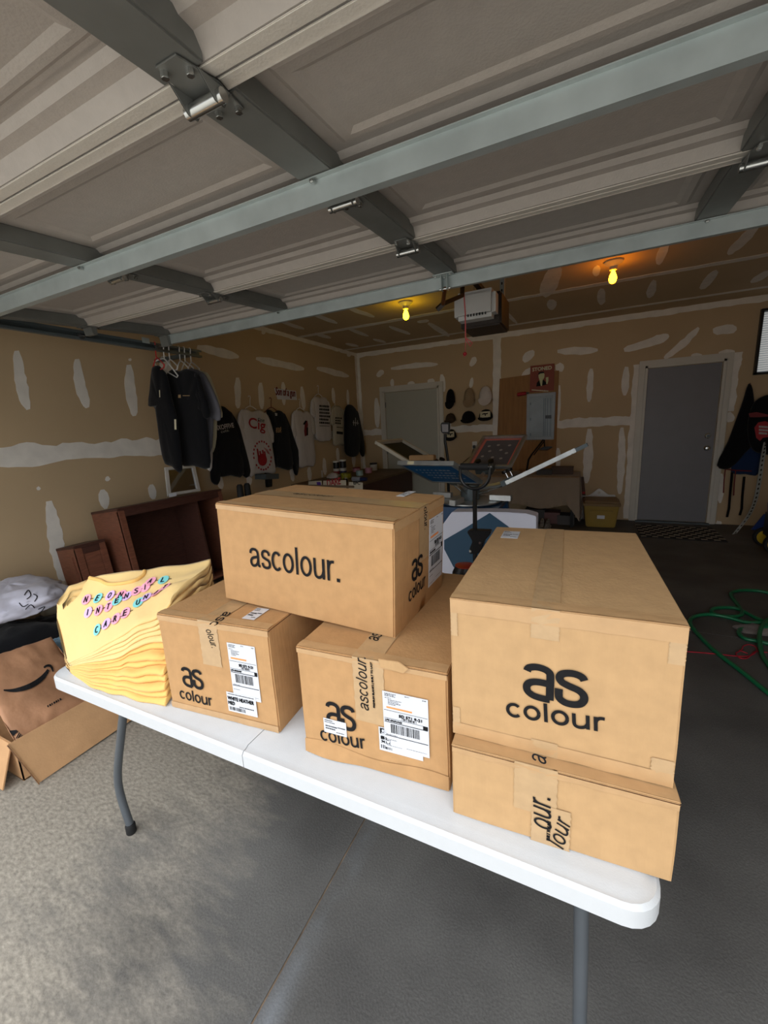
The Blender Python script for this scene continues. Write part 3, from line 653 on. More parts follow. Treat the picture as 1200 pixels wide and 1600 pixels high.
M_ = FB['top']; tape_strip(B_, M_, .148, -.001, .215, .565)
brand_word(B_, M_, (590, 1003), (598, 993), .026, 'tape_lettering', 'as', None, .2, .0004, .0024)
# torn flap of cardboard at the top edge and buckled bottom flap
M_ = FB['front']; pts = [(592, 1027), (625, 1032), (640, 1043), (632, 1050), (596, 1040)]
build(MB().prism([M_ @ Vector((*onM(u, v, M_), .0035)) for u, v in pts], M_.to_3x3() @ Vector((0, 0, .003))), 'torn_patch', M_card2, B_, bevel=.001)
build(MB().grid(lambda a, b: M_ @ Vector((.001+.361*a, .002+(.034+.006*math.sin(a*9))*b, .0012+.009*(1-b)*max(0, math.sin(a*5.2+.6))**2)), 24, 5), 'bottom_flap', M_card, B_)
# -- carton across the two
TT = Tbox(-.937, .808, TZ+.309, -.005, .002, -.044); T_, FT = carton('cardboard carton laid across the two lower cartons, word printed along its long side', TT, .55, .359, .287, 'x', M_card)
M_ = FT['front']; brand_word(T_, M_, (393, 884), (533, 910), .074, bold=.0, off=.0018)
edge_tape(T_, M_, .55, .27, .283, FT['top']); edge_tape(T_, FT['right'], .359, .262, .284)
M_ = FT['right']; tape_strip(T_, M_, .155, .14, .222, .2875); brand_word(T_, M_, (661, 793), (662, 828), .026, 'tape_lettering', 'olour.', None, .2, .0005, .0024)
logo(T_, M_, (638, 941), (663, 914), .058, .036)
sh = corners([(670, 812), (687, 893)], M_); sheet(T_, M_, sh[0].x, sh[1].y-.012, sh[1].x+.012, sh[0].y, 'ups')
M_ = FT['top']; tape_strip(T_, M_ @ Matrix.Rotation(-PI/2, 4, 'Z'), -.222, -.0, -.150, .551); sh = corners([(619, 776), (650, 769)], M_); sheet(T_, M_, sh[0].x, sh[0].y, sh[1].x, sh[1].y, 'small')
brand_word(T_, M_, (457, 773), (520, 778), .02, 'tape_lettering', 'ascolour.', None, .2, .0002, .0024)
# -- right pair
TR2 = Tbox(-.21, .672, TZ+E0, .052); R2, FR2 = carton('low cardboard carton at the right end of the table, under the larger one', TR2, .374, .565, .163, 'y', M_card2)
M_ = FR2['front']; tape_strip(R2, M_, .118, .062, .192, .1635); tape_strip(R2, M_, .150, .0, .216, .085, .0022)
edge_tape(R2, M_, .374, .148, .159, FR2['top'])
brand_word(R2, M_, (871, 1258), (850, 1310), .028, 'tape_lettering', '.ruo', None, .2, .0004, .0028) if False else None
brand_word(R2, M_, (862, 1297), (860, 1245), .030, 'tape_lettering', 'our.', None, .25, .0005, .0030)
brand_word(R2, M_, (880, 1326), (892, 1285), .030, 'tape_lettering', 'lour', None, .25, .0005, .0030)
brand_word(R2, M_, (859, 1311), (861, 1281), .006, 'tape_lettering', 'BUILT TO LAST', None, 0, .0001, .0030)
brand_word(R2, M_, (853, 1193), (854, 1182), .024, 'tape_lettering', 'a', None, .2, .0004, .0024)
TR1 = Tbox(-.217, .703, TZ+.1655, .034, .004, .004); R1, FR1 = carton('large cardboard carton with a bold logo on top of the low carton', TR1, .374, .565, .291, 'y', M_card2)
M_ = FR1['front']; tape_strip(R1, M_, .146, .235, .192, .2915); tape_strip(R1, M_, .150, .0, .196, .03); tape_strip(R1, M_, .002, .215, .014, .265, .0014); tape_strip(R1, M_, .350, .225, .372, .27, .0014); tape_strip(R1, M_, .340, .002, .372, .05, .0014); tape_strip(R1, M_, .002, .002, .016, .06, .0014)
for v0, v1 in ((.262, .2895), (.0, .026)): edge_tape(R1, M_, .374, v0, v1, FR1['top'] if v0 > .1 else None)
logo(R1, M_, (793, 1117), (943, 1143), .069, .038)
M_ = FR1['top']; tape_strip(R1, M_, .146, -.0, .192, .565); sh = corners([(782, 841), (813, 832)], M_); sheet(R1, M_, sh[0].x, sh[0].y, sh[1].x, sh[1].y, 'small')
M_ = FR1['front']

# ================================================================ stack of yellow T-shirts
def P3(u, v, y=None, x=None): return onY(u, v, y) if y is not None else onX(u, v, x)
top_grid = [[P3(106, 1036, y=.655), P3(160, 1008, y=.685), P3(215, 974, y=.73), P3(268, 938, y=.79)],
            [P3(92, 995, y=.682), P3(150, 966, y=.728), P3(215, 938, y=.785), P3(290, 908, y=.86)],
            [P3(88, 950, y=.71), P3(142, 930, y=.77), P3(215, 912, y=.835), P3(318, 893, y=.92)],
            [P3(108, 915, y=.738), P3(154, 898, y=.81), P3(224, 890, y=.885), P3(330, 880, y=.98)]]
_fr = [Vector((-1.57, .662, 0)), Vector((-1.41, .640, 0)), Vector((-1.25, .650, 0)), Vector((-1.085, .672, 0))]
bot_grid = []
for t in range(4):                      # the bottom shirt lies under the top one and reaches further forward
    f = (1, .45, .12, 0)[t]; bot_grid.append([])
    for q_ in range(4):
        g_ = top_grid[t][q_].lerp(_fr[q_], f); bot_grid[-1].append(Vector((max(g_.x, -1.64+.01*t), g_.y, TZ+.002)))
def cat(p, t):
    n = len(p)-1; t = min(max(t, 0), .99999)*n; i = int(t); f = t-i
    p0 = p[max(i-1, 0)]; p1 = p[i]; p2 = p[i+1]; p3 = p[min(i+2, n)]
    return .5*((2*p1)+(p2-p0)*f+(2*p0-5*p1+4*p2-p3)*f*f+(3*p1-p0-3*p2+p3)*f**3)
def surf(G, s, t): return cat([cat(r, s) for r in G], t)
NL = 13
def shirt_layer(k):
    r = random.Random(50+k); e0 = r.uniform(0, .13); ph = r.uniform(0, 9); ls = r.uniform(0, .035) if k < NL-1 else 0
    def mid(s, t, e):                    # one continuous sheaf: the layers keep their order everywhere
        q = (k+.5+e)/NL
        def base(t):
            b = surf(bot_grid, s, max(t, 0)); a = surf(top_grid, s, max(t, 0)); th = (a.z-b.z)/NL; p = b.lerp(a, q)
            amp = th*(.9+1.3*(1-q))*min(1, 2.5*q+.1)*(.3+.7*s)
            p.z += amp*(noise.noise(Vector((s*5, t*3.5, q*NL*.2)))+.22*noise.noise(Vector((s*11, t*7, q*NL*.25))))
            p.y += .007*(1-t)**2*noise.noise(Vector((s*7, 2.2, q*NL*.3)))*min(1, th/.012)
            p.x += .014*(1-s)**3*noise.noise(Vector((t*6, 7.1, q*NL*.45)))
            return p
        if t >= 0: return base(t)
        v = base(0)-base(.1); v.z = 0; return base(0)+v*(-t/.1)*min(1, 2*s)
    ns, nt_ = 48, 18; mb = MB(); rows = []
    for i in range(ns+1):
        s = ls+(1-ls)*i/ns; tf = -e0*(.5+.5*noise.noise(Vector((s*5, ph, 1)))) if k < NL-1 else 0
        tt = [1-(1-tf)*j/nt_ for j in range(nt_+1)]; ring = [mid(s, t, .42) for t in tt]
        f0, f1 = ring[-1], mid(s, tf, -.42); fwd = (lambda v: Vector((v.x, v.y, 0)).normalized())(f0-mid(s, tf+.06, .42))
        ring.append((f0+f1)/2+fwd*min(.005, (f0-f1).length*.4)); ring += [mid(s, t, -.42) for t in tt[::-1]]; rows.append(ring)
    m_ = len(rows[0]); mb.v = [p for rr in rows for p in rr]
    mb.f = [(i*m_+j, i*m_+j+1, (i+1)*m_+j+1, (i+1)*m_+j) for i in range(ns) for j in range(m_-1)]+[(i*m_+m_-1, i*m_, (i+1)*m_, (i+1)*m_+m_-1) for i in range(ns)]+[list(range(m_))[::-1], list(range(ns*m_, ns*m_+m_))]
    return mb, mid
GY = 'yellow t-shirts folded in a stack on the table'
for k in range(NL-1):
    mb, _m = shirt_layer(k)
    ordn = ['second', 'third', 'fourth', 'fifth', 'sixth', 'seventh', 'eighth', 'ninth', 'tenth', 'eleventh']
    lab = 'yellow t-shirt at the very bottom of the stack, spread on the table' if k == 0 else ('yellow t-shirt directly under the printed top shirt of the stack' if k == NL-2 else 'plain yellow t-shirt, %s from the bottom of the leaning stack' % ordn[k-1])
    build(mb, 'folded_tshirt', C_yel2 if k < 8 else C_yel, None, base=(-1.35, .85, TZ), label=lab, cat='t-shirt', group=GY, smooth='all')  # lower shirts in deeper yellow: fold shading put into the cloth colour
mb, topmid = shirt_layer(NL-1)
ts = thing('folded_tshirt', 'top yellow t-shirt with rows of pastel letter beads across its chest', 't-shirt', (-1.35, .85, TZ), group=GY)
build(mb, 'body', C_yel, ts, smooth='all')
def on_shirt(u, v):                      # a photo point on the top shirt's surface, by search
    best = None; s, t, st = .5, .5, .25
    d = ray(u, v).normalized()
    def err(s, t): p = topmid(s, t, .42)-CAM; return (p-d*p.dot(d)).length
    for _ in range(26):
        c = min(((err(s+a*st, t+b*st), s+a*st, t+b*st) for a in (-1, 0, 1) for b in (-1, 0, 1)), key=lambda q: q[0]); 
        if (c[1], c[2]) == (s, t): st *= .6
        s, t = min(max(c[1], 0.01), .99), min(max(c[2], 0.01), .99)
    return s, t
def shirt_frame(u, v, du, dv):
    s, t = on_shirt(u, v); p = topmid(s, t, .42); a = topmid(min(s+.02, 1), t, .42)-topmid(s-.02, t, .42); b = topmid(s, min(t+.02, 1), .42)-topmid(s, t-.02, .42)
    n = a.cross(b).normalized(); s2, t2 = on_shirt(u+du, v+dv); x = topmid(s2, t2, .42)-p; x = (x-n*x.dot(n)).normalized()
    M = Matrix((x, n.cross(x), n)).transposed().to_4x4(); M.translation = p; return M
beads = []
for word, pts in (('NEONAL', ((136, 937), (154, 935), (173, 931), (190, 930), (236, 909), (256, 907))), ('INTENSI', ((139, 957), (155, 954), (171, 948), (184, 939), (199, 932), (214, 924), (228, 918))), ('CAREUNIT', ((153, 984), (167, 975), (182, 967), (197, 958), (217, 942), (229, 934), (245, 927), (259, 918)))):
    for ch, (u, v) in zip(word, pts): beads.append((ch, u, v, 100, -38 if word[0] != 'N' else -16))
cols = [K_pink, K_lil, K_cyan]; j = 0
rowpts = {}
for ch, u, v, du, dv in beads:
    M_ = shirt_frame(u, v, du*.06, dv*.06)
    if ch != ' ':
        bd = build(disc_into(MB(), 0, 0, .019, M_, .0035, ry=.0195), 'printed_bead', cols[(j*2+j//4) % 3], ts, smooth=False); j += 1
        build(text_into(MB(), ch, *((-.0065, -.011, .013, .022) if ch != 'I' else (-.0012, -.011, .0026, .022)), M_, .0042, bold=.0003), 'bead_letter', M_ink, bd, smooth=False)
    rect_into(mb2 := MB(), .017, -.0012, .030, .0012, M_, .0035); build(mb2, 'bead_string', M_ink, ts, smooth=False)
M_ = shirt_frame(262, 939, 8, -3); build(disc_into(MB(), 0, 0, .013, M_, .0035), 'printed_bead', K_cyan, ts, smooth=False); build(disc_into(MB(), 0, 0, .007, M_, .0042), 'printed_bead', K_pink, ts, smooth=False)
# ribbed collar
cp = []
for u, v in ((148, 902), (156, 908), (170, 914), (190, 913), (210, 909), (224, 900), (226, 893)):
    s, t = on_shirt(u, v); cp.append(topmid(s, t, .42)+Vector((0, 0, .004)))
build(MB().tube(smooth_pts(cp, 5), .0065, 8), 'collar', C_yel2, ts, smooth='all')
s, t = on_shirt(190, 903); M_ = shirt_frame(190, 902, 10, -2); build(rect_into(MB(), -.018, -.004, .018, .004, M_, .004), 'neck_tag', K_lgrey, ts, smooth=False)

# ================================================================ open carton with a paper mailer, clothes heaped behind
oc = thing('open_carton', 'open flattened-edge cardboard box on the floor below the table corner', 'box', (-2.45, .95, 0))
X0, X1, Y0, Y1, HB = -2.86, -2.165, .66, 1.42, .20
build(MB().bb((X0, Y0, 0), (X1, Y1, .006)), 'bottom', M_cardin, oc)
for a, b in (((X0, Y0, .0), (X0+.006, Y1, HB)), ((X1-.006, Y0, 0), (X1, Y1, HB)), ((X0, Y0, 0), (X1, Y0+.006, HB*.9)), ((X0, Y1-.006, 0), (X1, Y1, HB))): build(MB().bb(a, b), 'side_wall', M_cardin, oc, bevel=.001)
def flap(pts, th=.006): return build(MB().prism([Vector(p) for p in pts], (Vector(pts[1])-Vector(pts[0])).cross(Vector(pts[2])-Vector(pts[1])).normalized()*th), 'flap', M_cardin, oc, bevel=.001)
F = [Vector((X1+.002, Y0-.02, HB+.004)), Vector((X1+.002, Y1, HB+.004)), Vector((X1+.075, Y1+.02, .012)), Vector((X1+.085, Y0+.02, .006))]
flap(F)
build(MB().prism([F[0]+Vector((.004, -.002, 0)), F[3]+Vector((.006, -.002, 0)), F[3]+Vector((.006, -.006, 0)), F[0]+Vector((.004, -.006, 0))], (.006, 0, 0)), 'flap_edge', M_edge, oc)
flap([(X0+.02, Y0-.002, HB*.9), (X1-.03, Y0-.002, HB*.9), (X1-.01, Y0-.07, .012), (X0, Y0-.08, .03)])
ml = thing('paper_mailer', 'crumpled brown paper mailer with a black curved arrow, inside the open box', 'mailer bag', (-2.45, 1.0, .05))
MG = [[onX(24, 1160, -2.20), onX(80, 1140, -2.19), onX(155, 1104, -2.18)], [onX(-14, 1092, -2.46), onX(60, 1070, -2.46), onX(128, 1062, -2.42)], [onX(-40, 1035, -2.74), onX(20, 1016, -2.74), onX(80, 996, -2.72)]]
def mid_m(s, t): p = surf(MG, s, t); w = .034*max(0, math.sin(PI*s))**.5*max(0, math.sin(PI*t))**.5; return p, w
def mfun(sg): return lambda s, t: (lambda p, w: p+Vector((.3, -.1, .9))*sg*(w+.016*noise.noise(p*9)+.011*abs(noise.noise(p*22))*(1 if w > .004 else 0)))(*mid_m(s, t))
build(MB().grid(mfun(1), 26, 26).grid(mfun(-1), 26, 26), 'bag', mat('kraft_paper', (168, 124, 92), .7, var=.1, vs=9, bump=.35, bs=16), ml, smooth='all')
def on_mailer(u, v):
    s, t, st = .5, .5, .25; d = ray(u, v).normalized(); fn = mfun(1)
    def err(s, t): p = fn(s, t)-CAM; return (p-d*p.dot(d)).length
    for _ in range(26):
        c = min(((err(s+a*st, t+b*st), s+a*st, t+b*st) for a in (-1, 0, 1) for b in (-1, 0, 1)), key=lambda q: q[0])
        if (c[1], c[2]) == (s, t): st *= .6
        s, t = min(max(c[1], .01), .99), min(max(c[2], .01), .99)
    return fn(s, t)+Vector((.6, -.3, .8))*.005
def mail_ribbon(pts, ws, name, parent):
    P = smooth_pts([(a, b, 0) for a, b in pts], 6); n = len(P); Lp = []; Rp = []
    for i, p in enumerate(P):
        t = (P[min(i+1, n-1)]-P[max(i-1, 0)]).normalized(); w = cat([Vector((q, 0, 0)) for q in ws], i/(n-1)).x/2
        Lp.append(on_mailer(p.x-t.y*w, p.y+t.x*w)); Rp.append(on_mailer(p.x+t.y*w, p.y-t.x*w))
    build(MB().add(Lp+Rp, [(i, i+1, n+i+1, n+i) for i in range(n-1)]), name, M_ink, parent, smooth=False)
mail_ribbon([(6, 1079), (25, 1079), (48, 1072), (66, 1060), (76, 1047)], [2, 6, 8, 7, 4], 'arrow_curve', ml)
mail_ribbon([(69, 1044), (73, 1041), (79, 1041), (82, 1046), (83, 1050)], [3, 3.5, 4, 3, 2], 'arrow_head', ml)
mb = MB()
for (u, v), (du, dv), wd_, hh in [((26+2.2*i, 1141+1.9*i), (-6, 9), 1.2, 1) for i in range(9)]:
    q = [on_mailer(u, v), on_mailer(u+wd_, v+wd_*.8), on_mailer(u+wd_+du*.9, v+dv+wd_*.8), on_mailer(u+du*.9, v+dv)]; mb.add(q, [(0, 1, 2, 3)])
build(mb, 'barcode', M_ink, ml, smooth=False)
mb = MB()
for i, w_ in enumerate((2.2, 3, 2, 3, 3, 2, 2.6)):
    u, v = 75+3.2*i, 1106-1.8*i; mb.add([on_mailer(u, v), on_mailer(u+w_*.8, v-w_*.45), on_mailer(u+w_*.8-1.2, v-w_*.45-3), on_mailer(u-1.2, v-3)], [(0, 1, 2, 3)])
build(mb, 'recycling_words', M_ink, ml, smooth=False)
def heap(name, label, mt, c, r, seed, amp=.25, cat_='clothes', fl=.0, res=28):
    """a slumped heap of cloth: flat below, folded above"""
    sd = Vector((seed*3.1, seed*1.7, seed))
    def fn(a, b):
        th = 2*PI*a; ph = PI*(b-.5); d = Vector((math.cos(ph)*math.cos(th), math.cos(ph)*math.sin(th), math.sin(ph)))
        k = 1+amp*noise.noise(d*1.6+sd)+amp*.7*abs(noise.noise(d*4.2+sd))+amp*.3*abs(noise.noise(d*9+sd))
        return Vector((c[0]+r[0]*d.x*k, c[1]+r[1]*d.y*k, max(c[2]+r[2]*d.z*k, fl)))
    return build(MB().grid(fn, res*2, res), name, mt, None, base=(c[0], c[1], fl), label=label, cat=cat_, smooth='all')
heap('sweatshirt', 'black sweatshirt slumped over the heap behind the paper mailer', C_black, (-3.24, 1.10, .10), (.30, .46, .24), 3, .25)
heap('jeans', 'faded blue denim tucked under the black sweatshirt behind the mailer', C_denim, (-2.79, 1.16, .22), (.055, .12, .08), 6, .3, fl=.09)
heap('towel', 'beige folded cloth lying against the tan wall beside the pale sweatshirt', C_beige, (-3.52, 1.50, .26), (.09, .10, .20), 8, .25)
pw = heap('sweatshirt', 'pale lavender sweatshirt with black line drawings on top of the clothes heap', C_lav, (-3.30, 1.17, .46), (.27, .25, .12), 5, .35, fl=.425)
# ================================================================ garments
YD, ZU = Vector((0, 1, 0)), Vector((0, 0, 1)); XD = Vector((1, 0, 0))
def pillow(poly, n, th, k=3, back=.008):
    P = smooth_pts(poly, k, True); c = sum(P, Vector())/len(P); N = len(P); mb = MB(); n = Vector(n)
    def ring(f, d): return [c+(p-c)*f+n*d+n*(.006*noise.noise(p*14)*(f < .99)) for p in P]
    R = [ring(.97, -back), ring(1, 0), ring(.975, th*.55), ring(.90, th*.85), ring(.6, th), ring(.25, th)]
    for a, b in zip(R, R[1:]): mb.add(a+b, [(i, (i+1) % N, N+(i+1) % N, N+i) for i in range(N)])
    mb.add(R[0], [list(range(N))[::-1]]); mb.add(R[-1], [list(range(N))]); return mb
def garment(name, label, mt, on, n, body, sleeves=(), th=.022, cat_='shirt', group=None, extra=()):
    B = [on(u, v) for u, v in body]; lo = min(B, key=lambda p: p.z); ctr = sum(B, Vector())/len(B)
    g = thing(name, label, cat_, (ctr.x, ctr.y, lo.z), group=group)
    build(pillow(B, n, th), 'body', mt, g, smooth='all')
    for s in sleeves: build(pillow([on(u, v)+Vector(n)*.004 for u, v in s], n, th*.8), 'sleeve', mt, g, smooth='all')
    for nm, s, m2, d in extra: build(pillow([on(u, v)+Vector(n)*d for u, v in s], n, .012), nm, m2 or mt, g, smooth='all')
    return g
def fr_on(on, u, v, xd, n, off): return frame(on(u, v)+Vector(n)*off, xd, ZU)
def words(g, on, xd, n, s, pl, pr, h, mt, off=.03, shear=0, bold=.0, name='print_text'):
    M_ = fr_on(on, *pl, xd, n, off); b = M_.inverted() @ (on(*pr)+Vector(n)*off); r = math.atan2(b.y, b.x)
    return build(text_into(MB(), s, 0, 0, math.hypot(b.x, b.y), h, M_, 0, rot=r, shear=shear, bold=bold), name, mt, g, smooth=False)
def blobs(g, on, xd, n, polys, mt, off=.03, name='print_shape'):
    mb = MB()
    for P in polys: mb.add([on(u, v)+Vector(n)*off for u, v in P], [list(range(len(P)))])
    return build(mb, name, mt, g, smooth=False)
def hanger(label, top, xd, w, mt, drop=.16, group=None):
    """hook over a rail or nail at 'top', shoulders along xd"""
    top = Vector(top); xd = Vector(xd).normalized(); h = thing('clothes_hanger', label, 'hanger', top, group=group)
    hk = [top+xd*(.018*math.cos(q))+ZU*(.018*math.sin(q)-.012) for q in [PI*.9-PI*1.15*i/8 for i in range(9)]]
    hk += [top+xd*.006+ZU*-.05, top+xd*.001+ZU*-.09, top+ZU*-.115]
    build(MB().tube(hk, .0045, 6), 'hook', mt, h)
    nk = top+ZU*-.115
    A = [nk-xd*w/2+ZU*-(drop-.075), nk-xd*.06+ZU*-.018, nk, nk+xd*.06+ZU*-.018, nk+xd*w/2+ZU*-(drop-.075)]
    build(MB().tube(smooth_pts(A, 4), .0055, 6), 'shoulder', mt, h)
    build(MB().tube([A[0], A[0]+ZU*-.02+xd*.02, A[-1]+ZU*-.02-xd*.02, A[-1]], .0045, 6), 'bar', mt, h)
    return h
M_hw = mat('white_plastic', (214, 214, 212), .35); M_hr = mat('red_plastic', (190, 40, 44), .35); M_hd = mat('dark_red_plastic', (96, 24, 28), .4)

# -- clothes hung from the end of the door track, one behind the other
def trackz(y): return lerp(2.158, 2.178, (y-.18)/2.6)+.028
GT = 'garments hanging from the door track'
tr_things = [
 ('tshirt', 'black t-shirt on the red hanger, first on the door track', C_black, 2.33, [(241, 573), (248, 571), (253, 576), (261, 588), (268, 624), (276, 655), (285, 735), (270, 729), (257, 718), (246, 640), (234, 634), (237, 597), (238, 582)], ()),
 ('tshirt', 'black t-shirt with small chest mark, second on the door track', C_black, 2.44, [(261, 586), (270, 577), (280, 580), (292, 576), (307, 582), (315, 597), (322, 640), (326, 690), (328, 731), (303, 728), (282, 722), (272, 650), (262, 610)], ([(306, 583), (315, 597), (329, 645), (321, 654), (310, 630)],)),
 ('tshirt', 'heather grey t-shirt hanging behind the black shirts on the track', C_grey, 2.55, [(297, 580), (304, 577), (313, 580), (322, 590), (332, 640), (333, 655), (331, 700), (322, 710), (305, 700), (300, 640)], ([(316, 583), (326, 594), (343, 633), (344, 657), (330, 650), (322, 620)],)),
 ('tshirt', 'white t-shirt whose hem shows below the grey one on the track', C_white, 2.60, [(303, 582), (315, 582), (324, 600), (331, 660), (331, 732), (322, 730), (310, 725), (305, 650)], ()),
 ('tshirt', 'cream t-shirt with turned cuff, last on the door track', C_cream, 2.66, [(310, 583), (319, 581), (328, 590), (338, 640), (336, 700), (326, 706), (315, 690), (312, 630)], ([(320, 583), (329, 590), (348, 646), (341, 652), (331, 640), (324, 610)],))]
for nm, lab, mt, y, body, sl in tr_things:
    g = garment(nm, lab, mt, lambda u, v, y=y: onY(u, v, y), (0, -1, 0), body, sl, .03, 'shirt', GT)
    if 'second' in lab: blobs(g, lambda u, v: onY(u, v, y), XD, (0, -1, 0), [[(284, 617), (288, 617), (288, 622), (284, 622)], [(291, 618), (302, 618), (302, 619), (291, 619)]], K_gold, .034)
    if 'first' in lab: blobs(g, lambda u, v: onY(u, v, y), XD, (0, -1, 0), [[(254.5, 610), (256, 610), (256.3, 621), (255, 621)], [(278, 655), (281, 655), (281.5, 671), (278.5, 671)]], C_cream, .034, 'tag')
for lab, y, mt in (('red plastic hanger holding the first black shirt on the track', 2.34, M_hr), ('white plastic hanger tilted in front on the door track', 2.41, M_hw), ('white plastic hanger holding the second black shirt on the track', 2.46, M_hw),
                   ('white plastic hanger holding the heather grey shirt on the track', 2.56, M_hw), ('white plastic hanger holding the white shirt on the track', 2.61, M_hw), ('white plastic hanger holding the cream shirt on the track', 2.67, M_hw)):
    hanger(lab, (TXX, y, trackz(y)+.004), (.93, -.36, 0) if 'tilted' not in lab else (.9, -.1, -.42), .34, mt, .15, group='hangers on the door track')

# -- garments on the left wall
XW = XL+.045; oW = lambda u, v: onX(u, v, XW); nW = (1, 0, 0); GWL = 'garments on hangers along the left wall'
g = garment('hoodie', 'black hooded sweatshirt with white lettering on the wall behind the track', C_black, oW, nW, [(346, 634), (356, 641), (363, 650), (374, 690), (380, 742), (360, 743), (343, 745), (333, 735), (331, 690), (331, 658), (338, 642)],
    ([(360, 648), (370, 662), (378, 690), (390, 738), (380, 744), (372, 700)], [(333, 655), (341, 690), (342, 752), (331, 754), (328, 732), (329, 690)]), .04, 'hoodie', GWL)
words(g, oW, YD, nW, 'SIXOFFIVE', (332, 673), (361, 668), .05, C_white, .045, bold=.002); words(g, oW, YD, nW, 'cuts.', (341, 677), (354, 674), .025, K_lgrey, .045)
g = garment('long_sleeve_shirt', 'white tee with large red lettering and a round red print low down', C_white, oW, nW, [(374, 644), (384, 639), (393, 643), (403, 640), (413, 645), (421, 662), (425, 700), (430, 738), (415, 739), (399, 741), (389, 744), (381, 706), (376, 680)],
    ([(374, 644), (380, 660), (384, 690), (380, 706), (372, 674), (371, 655)], [(412, 645), (420, 655), (428, 689), (421, 690), (416, 670)]), .03, 'shirt', GWL)
words(g, oW, YD, nW, 'Cig', (385, 673), (411, 678), .16, K_red, .035, bold=.003); words(g, oW, YD, nW, 'Fine', (399, 660), (410, 660), .05, K_green, .035, shear=.3, bold=.001)
M_ = fr_on(oW, 407, 712, YD, nW, .035); mb = MB()
for i in range(22):
    q = 2*PI*i/22
    if i not in (0, 12): ribbon_into(mb, [(.155*math.cos(q), .175*math.sin(q)), (.155*math.cos(q+.16), .175*math.sin(q+.16))], .022, M_, 0)
disc_into(mb, -.01, -.05, .08, M_, 0, ry=.075)
for x, y in ((-.07, .05), (-.03, .02), (.02, .03), (.05, .01)): ribbon_into(mb, [(x, -.03), (x-.01, y+.04)], .025, M_, 0)
for i in range(4): ribbon_into(mb, [(.04+.02*i, .10-.01*i), (.10+.01*i, .02-.005*i)], .006, M_, 0)
build(mb, 'round_print', K_red, g, smooth=False)
g = garment('long_sleeve_shirt', 'black long-sleeve shirt with a small tan chest print on a dark red hanger', C_black, oW, nW, [(416, 642), (421, 640), (428, 644), (434, 641), (442, 645), (449, 662), (455, 700), (456, 733), (433, 730), (428, 730), (425, 690), (420, 655)],
    ([(442, 645), (450, 660), (460, 690), (466, 710), (465, 739), (460, 741), (455, 715), (448, 680)],), .03, 'shirt', GWL)
words(g, oW, YD, nW, 'std', (428, 672), (436, 672), .04, K_gold, .035, bold=.001); words(g, oW, YD, nW, 'sun', (428, 676), (436, 676), .03, K_gold, .035, bold=.001)
blobs(g, oW, YD, nW, [[(426, 645), (430, 646), (430, 650), (427, 650)]], K_lgrey, .034, 'tag')
g = garment('tshirt', 'white t-shirt with a narrow dark red figure print below the banner', C_white, oW, nW, [(457, 645), (467, 641), (473, 644), (478, 642), (485, 648), (489, 680), (492, 725), (480, 728), (467, 730), (463, 705), (459, 670)],
    ([(457, 645), (461, 662), (462, 682), (455, 681), (455, 660)], [(484, 647), (489, 656), (492, 677), (487, 678), (484, 664)]), .03, 'shirt', GWL)
blobs(g, oW, YD, nW, [[(473, 661), (477, 657), (478, 664), (477, 672), (476, 681), (473, 682), (472, 674)]], K_dred, .036); blobs(g, oW, YD, nW, [[(470, 663), (474, 657), (476, 658), (473, 664)], [(476, 668), (478, 668), (478, 680), (476, 681)]], M_ink, .037)
def rows(g, on, xd, n, u0, v0, u1, v1, k, mt, off, seed, fill=.62):
    r = random.Random(seed); mb = MB()
    for i in range(k):
        v = lerp(v0, v1, i/k); u = u0; ue = lerp(u0, u1, r.uniform(.75, 1)); hh = (v1-v0)/k*fill
        while u < ue:
            w = r.uniform(1.2, 2.2); dv = (u-u0)*.07; mb.add([on(a, b)+Vector(n)*off for a, b in ((u, v+dv), (u+w, v+dv), (u+w, v+hh+dv), (u, v+hh+dv))], [(0, 1, 2, 3)]); u += w+.5
    build(mb, 'print_rows', mt, g, smooth=False, kind='stuff')
g = garment('tshirt', 'white t-shirt with six short rows of black print, hung higher than its neighbours', C_white, oW, nW, [(488, 624), (495, 620), (500, 622), (505, 620), (511, 626), (514, 650), (517, 684), (510, 689), (494, 686), (491, 655)],
    ([(487, 624), (491, 638), (491, 652), (485, 648), (485, 634)], [(511, 626), (515, 638), (516, 650), (512, 652)]), .03, 'shirt', GWL)
rows(g, oW, YD, nW, 496, 633, 511, 664, 6, M_ink, .036, 2); blobs(g, oW, YD, nW, [[(496, 665), (512, 665.6), (512, 666.3), (496, 665.8)]], M_ink, .036)
g = garment('tshirt', 'oatmeal t-shirt with dark print between the white tee and corner hoodie', C_oat, oW, nW, [(520, 637), (527, 634), (533, 638), (537, 660), (539, 694), (530, 695), (521, 695), (520, 665)],
    ([(519, 637), (522, 652), (521, 664), (516, 662), (516, 648)], [(533, 638), (538, 650), (542, 670), (537, 672), (535, 655)]), .03, 'shirt', GWL)
rows(g, oW, YD, nW, 521, 652, 530, 664, 3, M_ink, .036, 6); blobs(g, oW, YD, nW, [[(523, 667), (533, 668), (533, 669), (523, 668)], [(523, 674), (533, 675), (533, 679), (523, 678)]], M_ink, .036)
oW2 = lambda u, v: onX(u, v, XL+.06)
g = garment('hoodie', 'black hooded sweatshirt with a small pale emblem hanging in the room corner', C_black, lambda u, v: onX(u, v, XL+.10), nW, [(541, 634), (547, 632), (552, 636), (557, 645), (560, 670), (561, 700), (556, 713), (543, 712), (538, 700), (538, 660), (538, 645)],
    ([(556, 641), (561, 660), (567, 690), (568, 711), (564, 712), (559, 690)],), .045, 'hoodie', GWL)
oW3 = lambda u, v: onX(u, v, XL+.10)
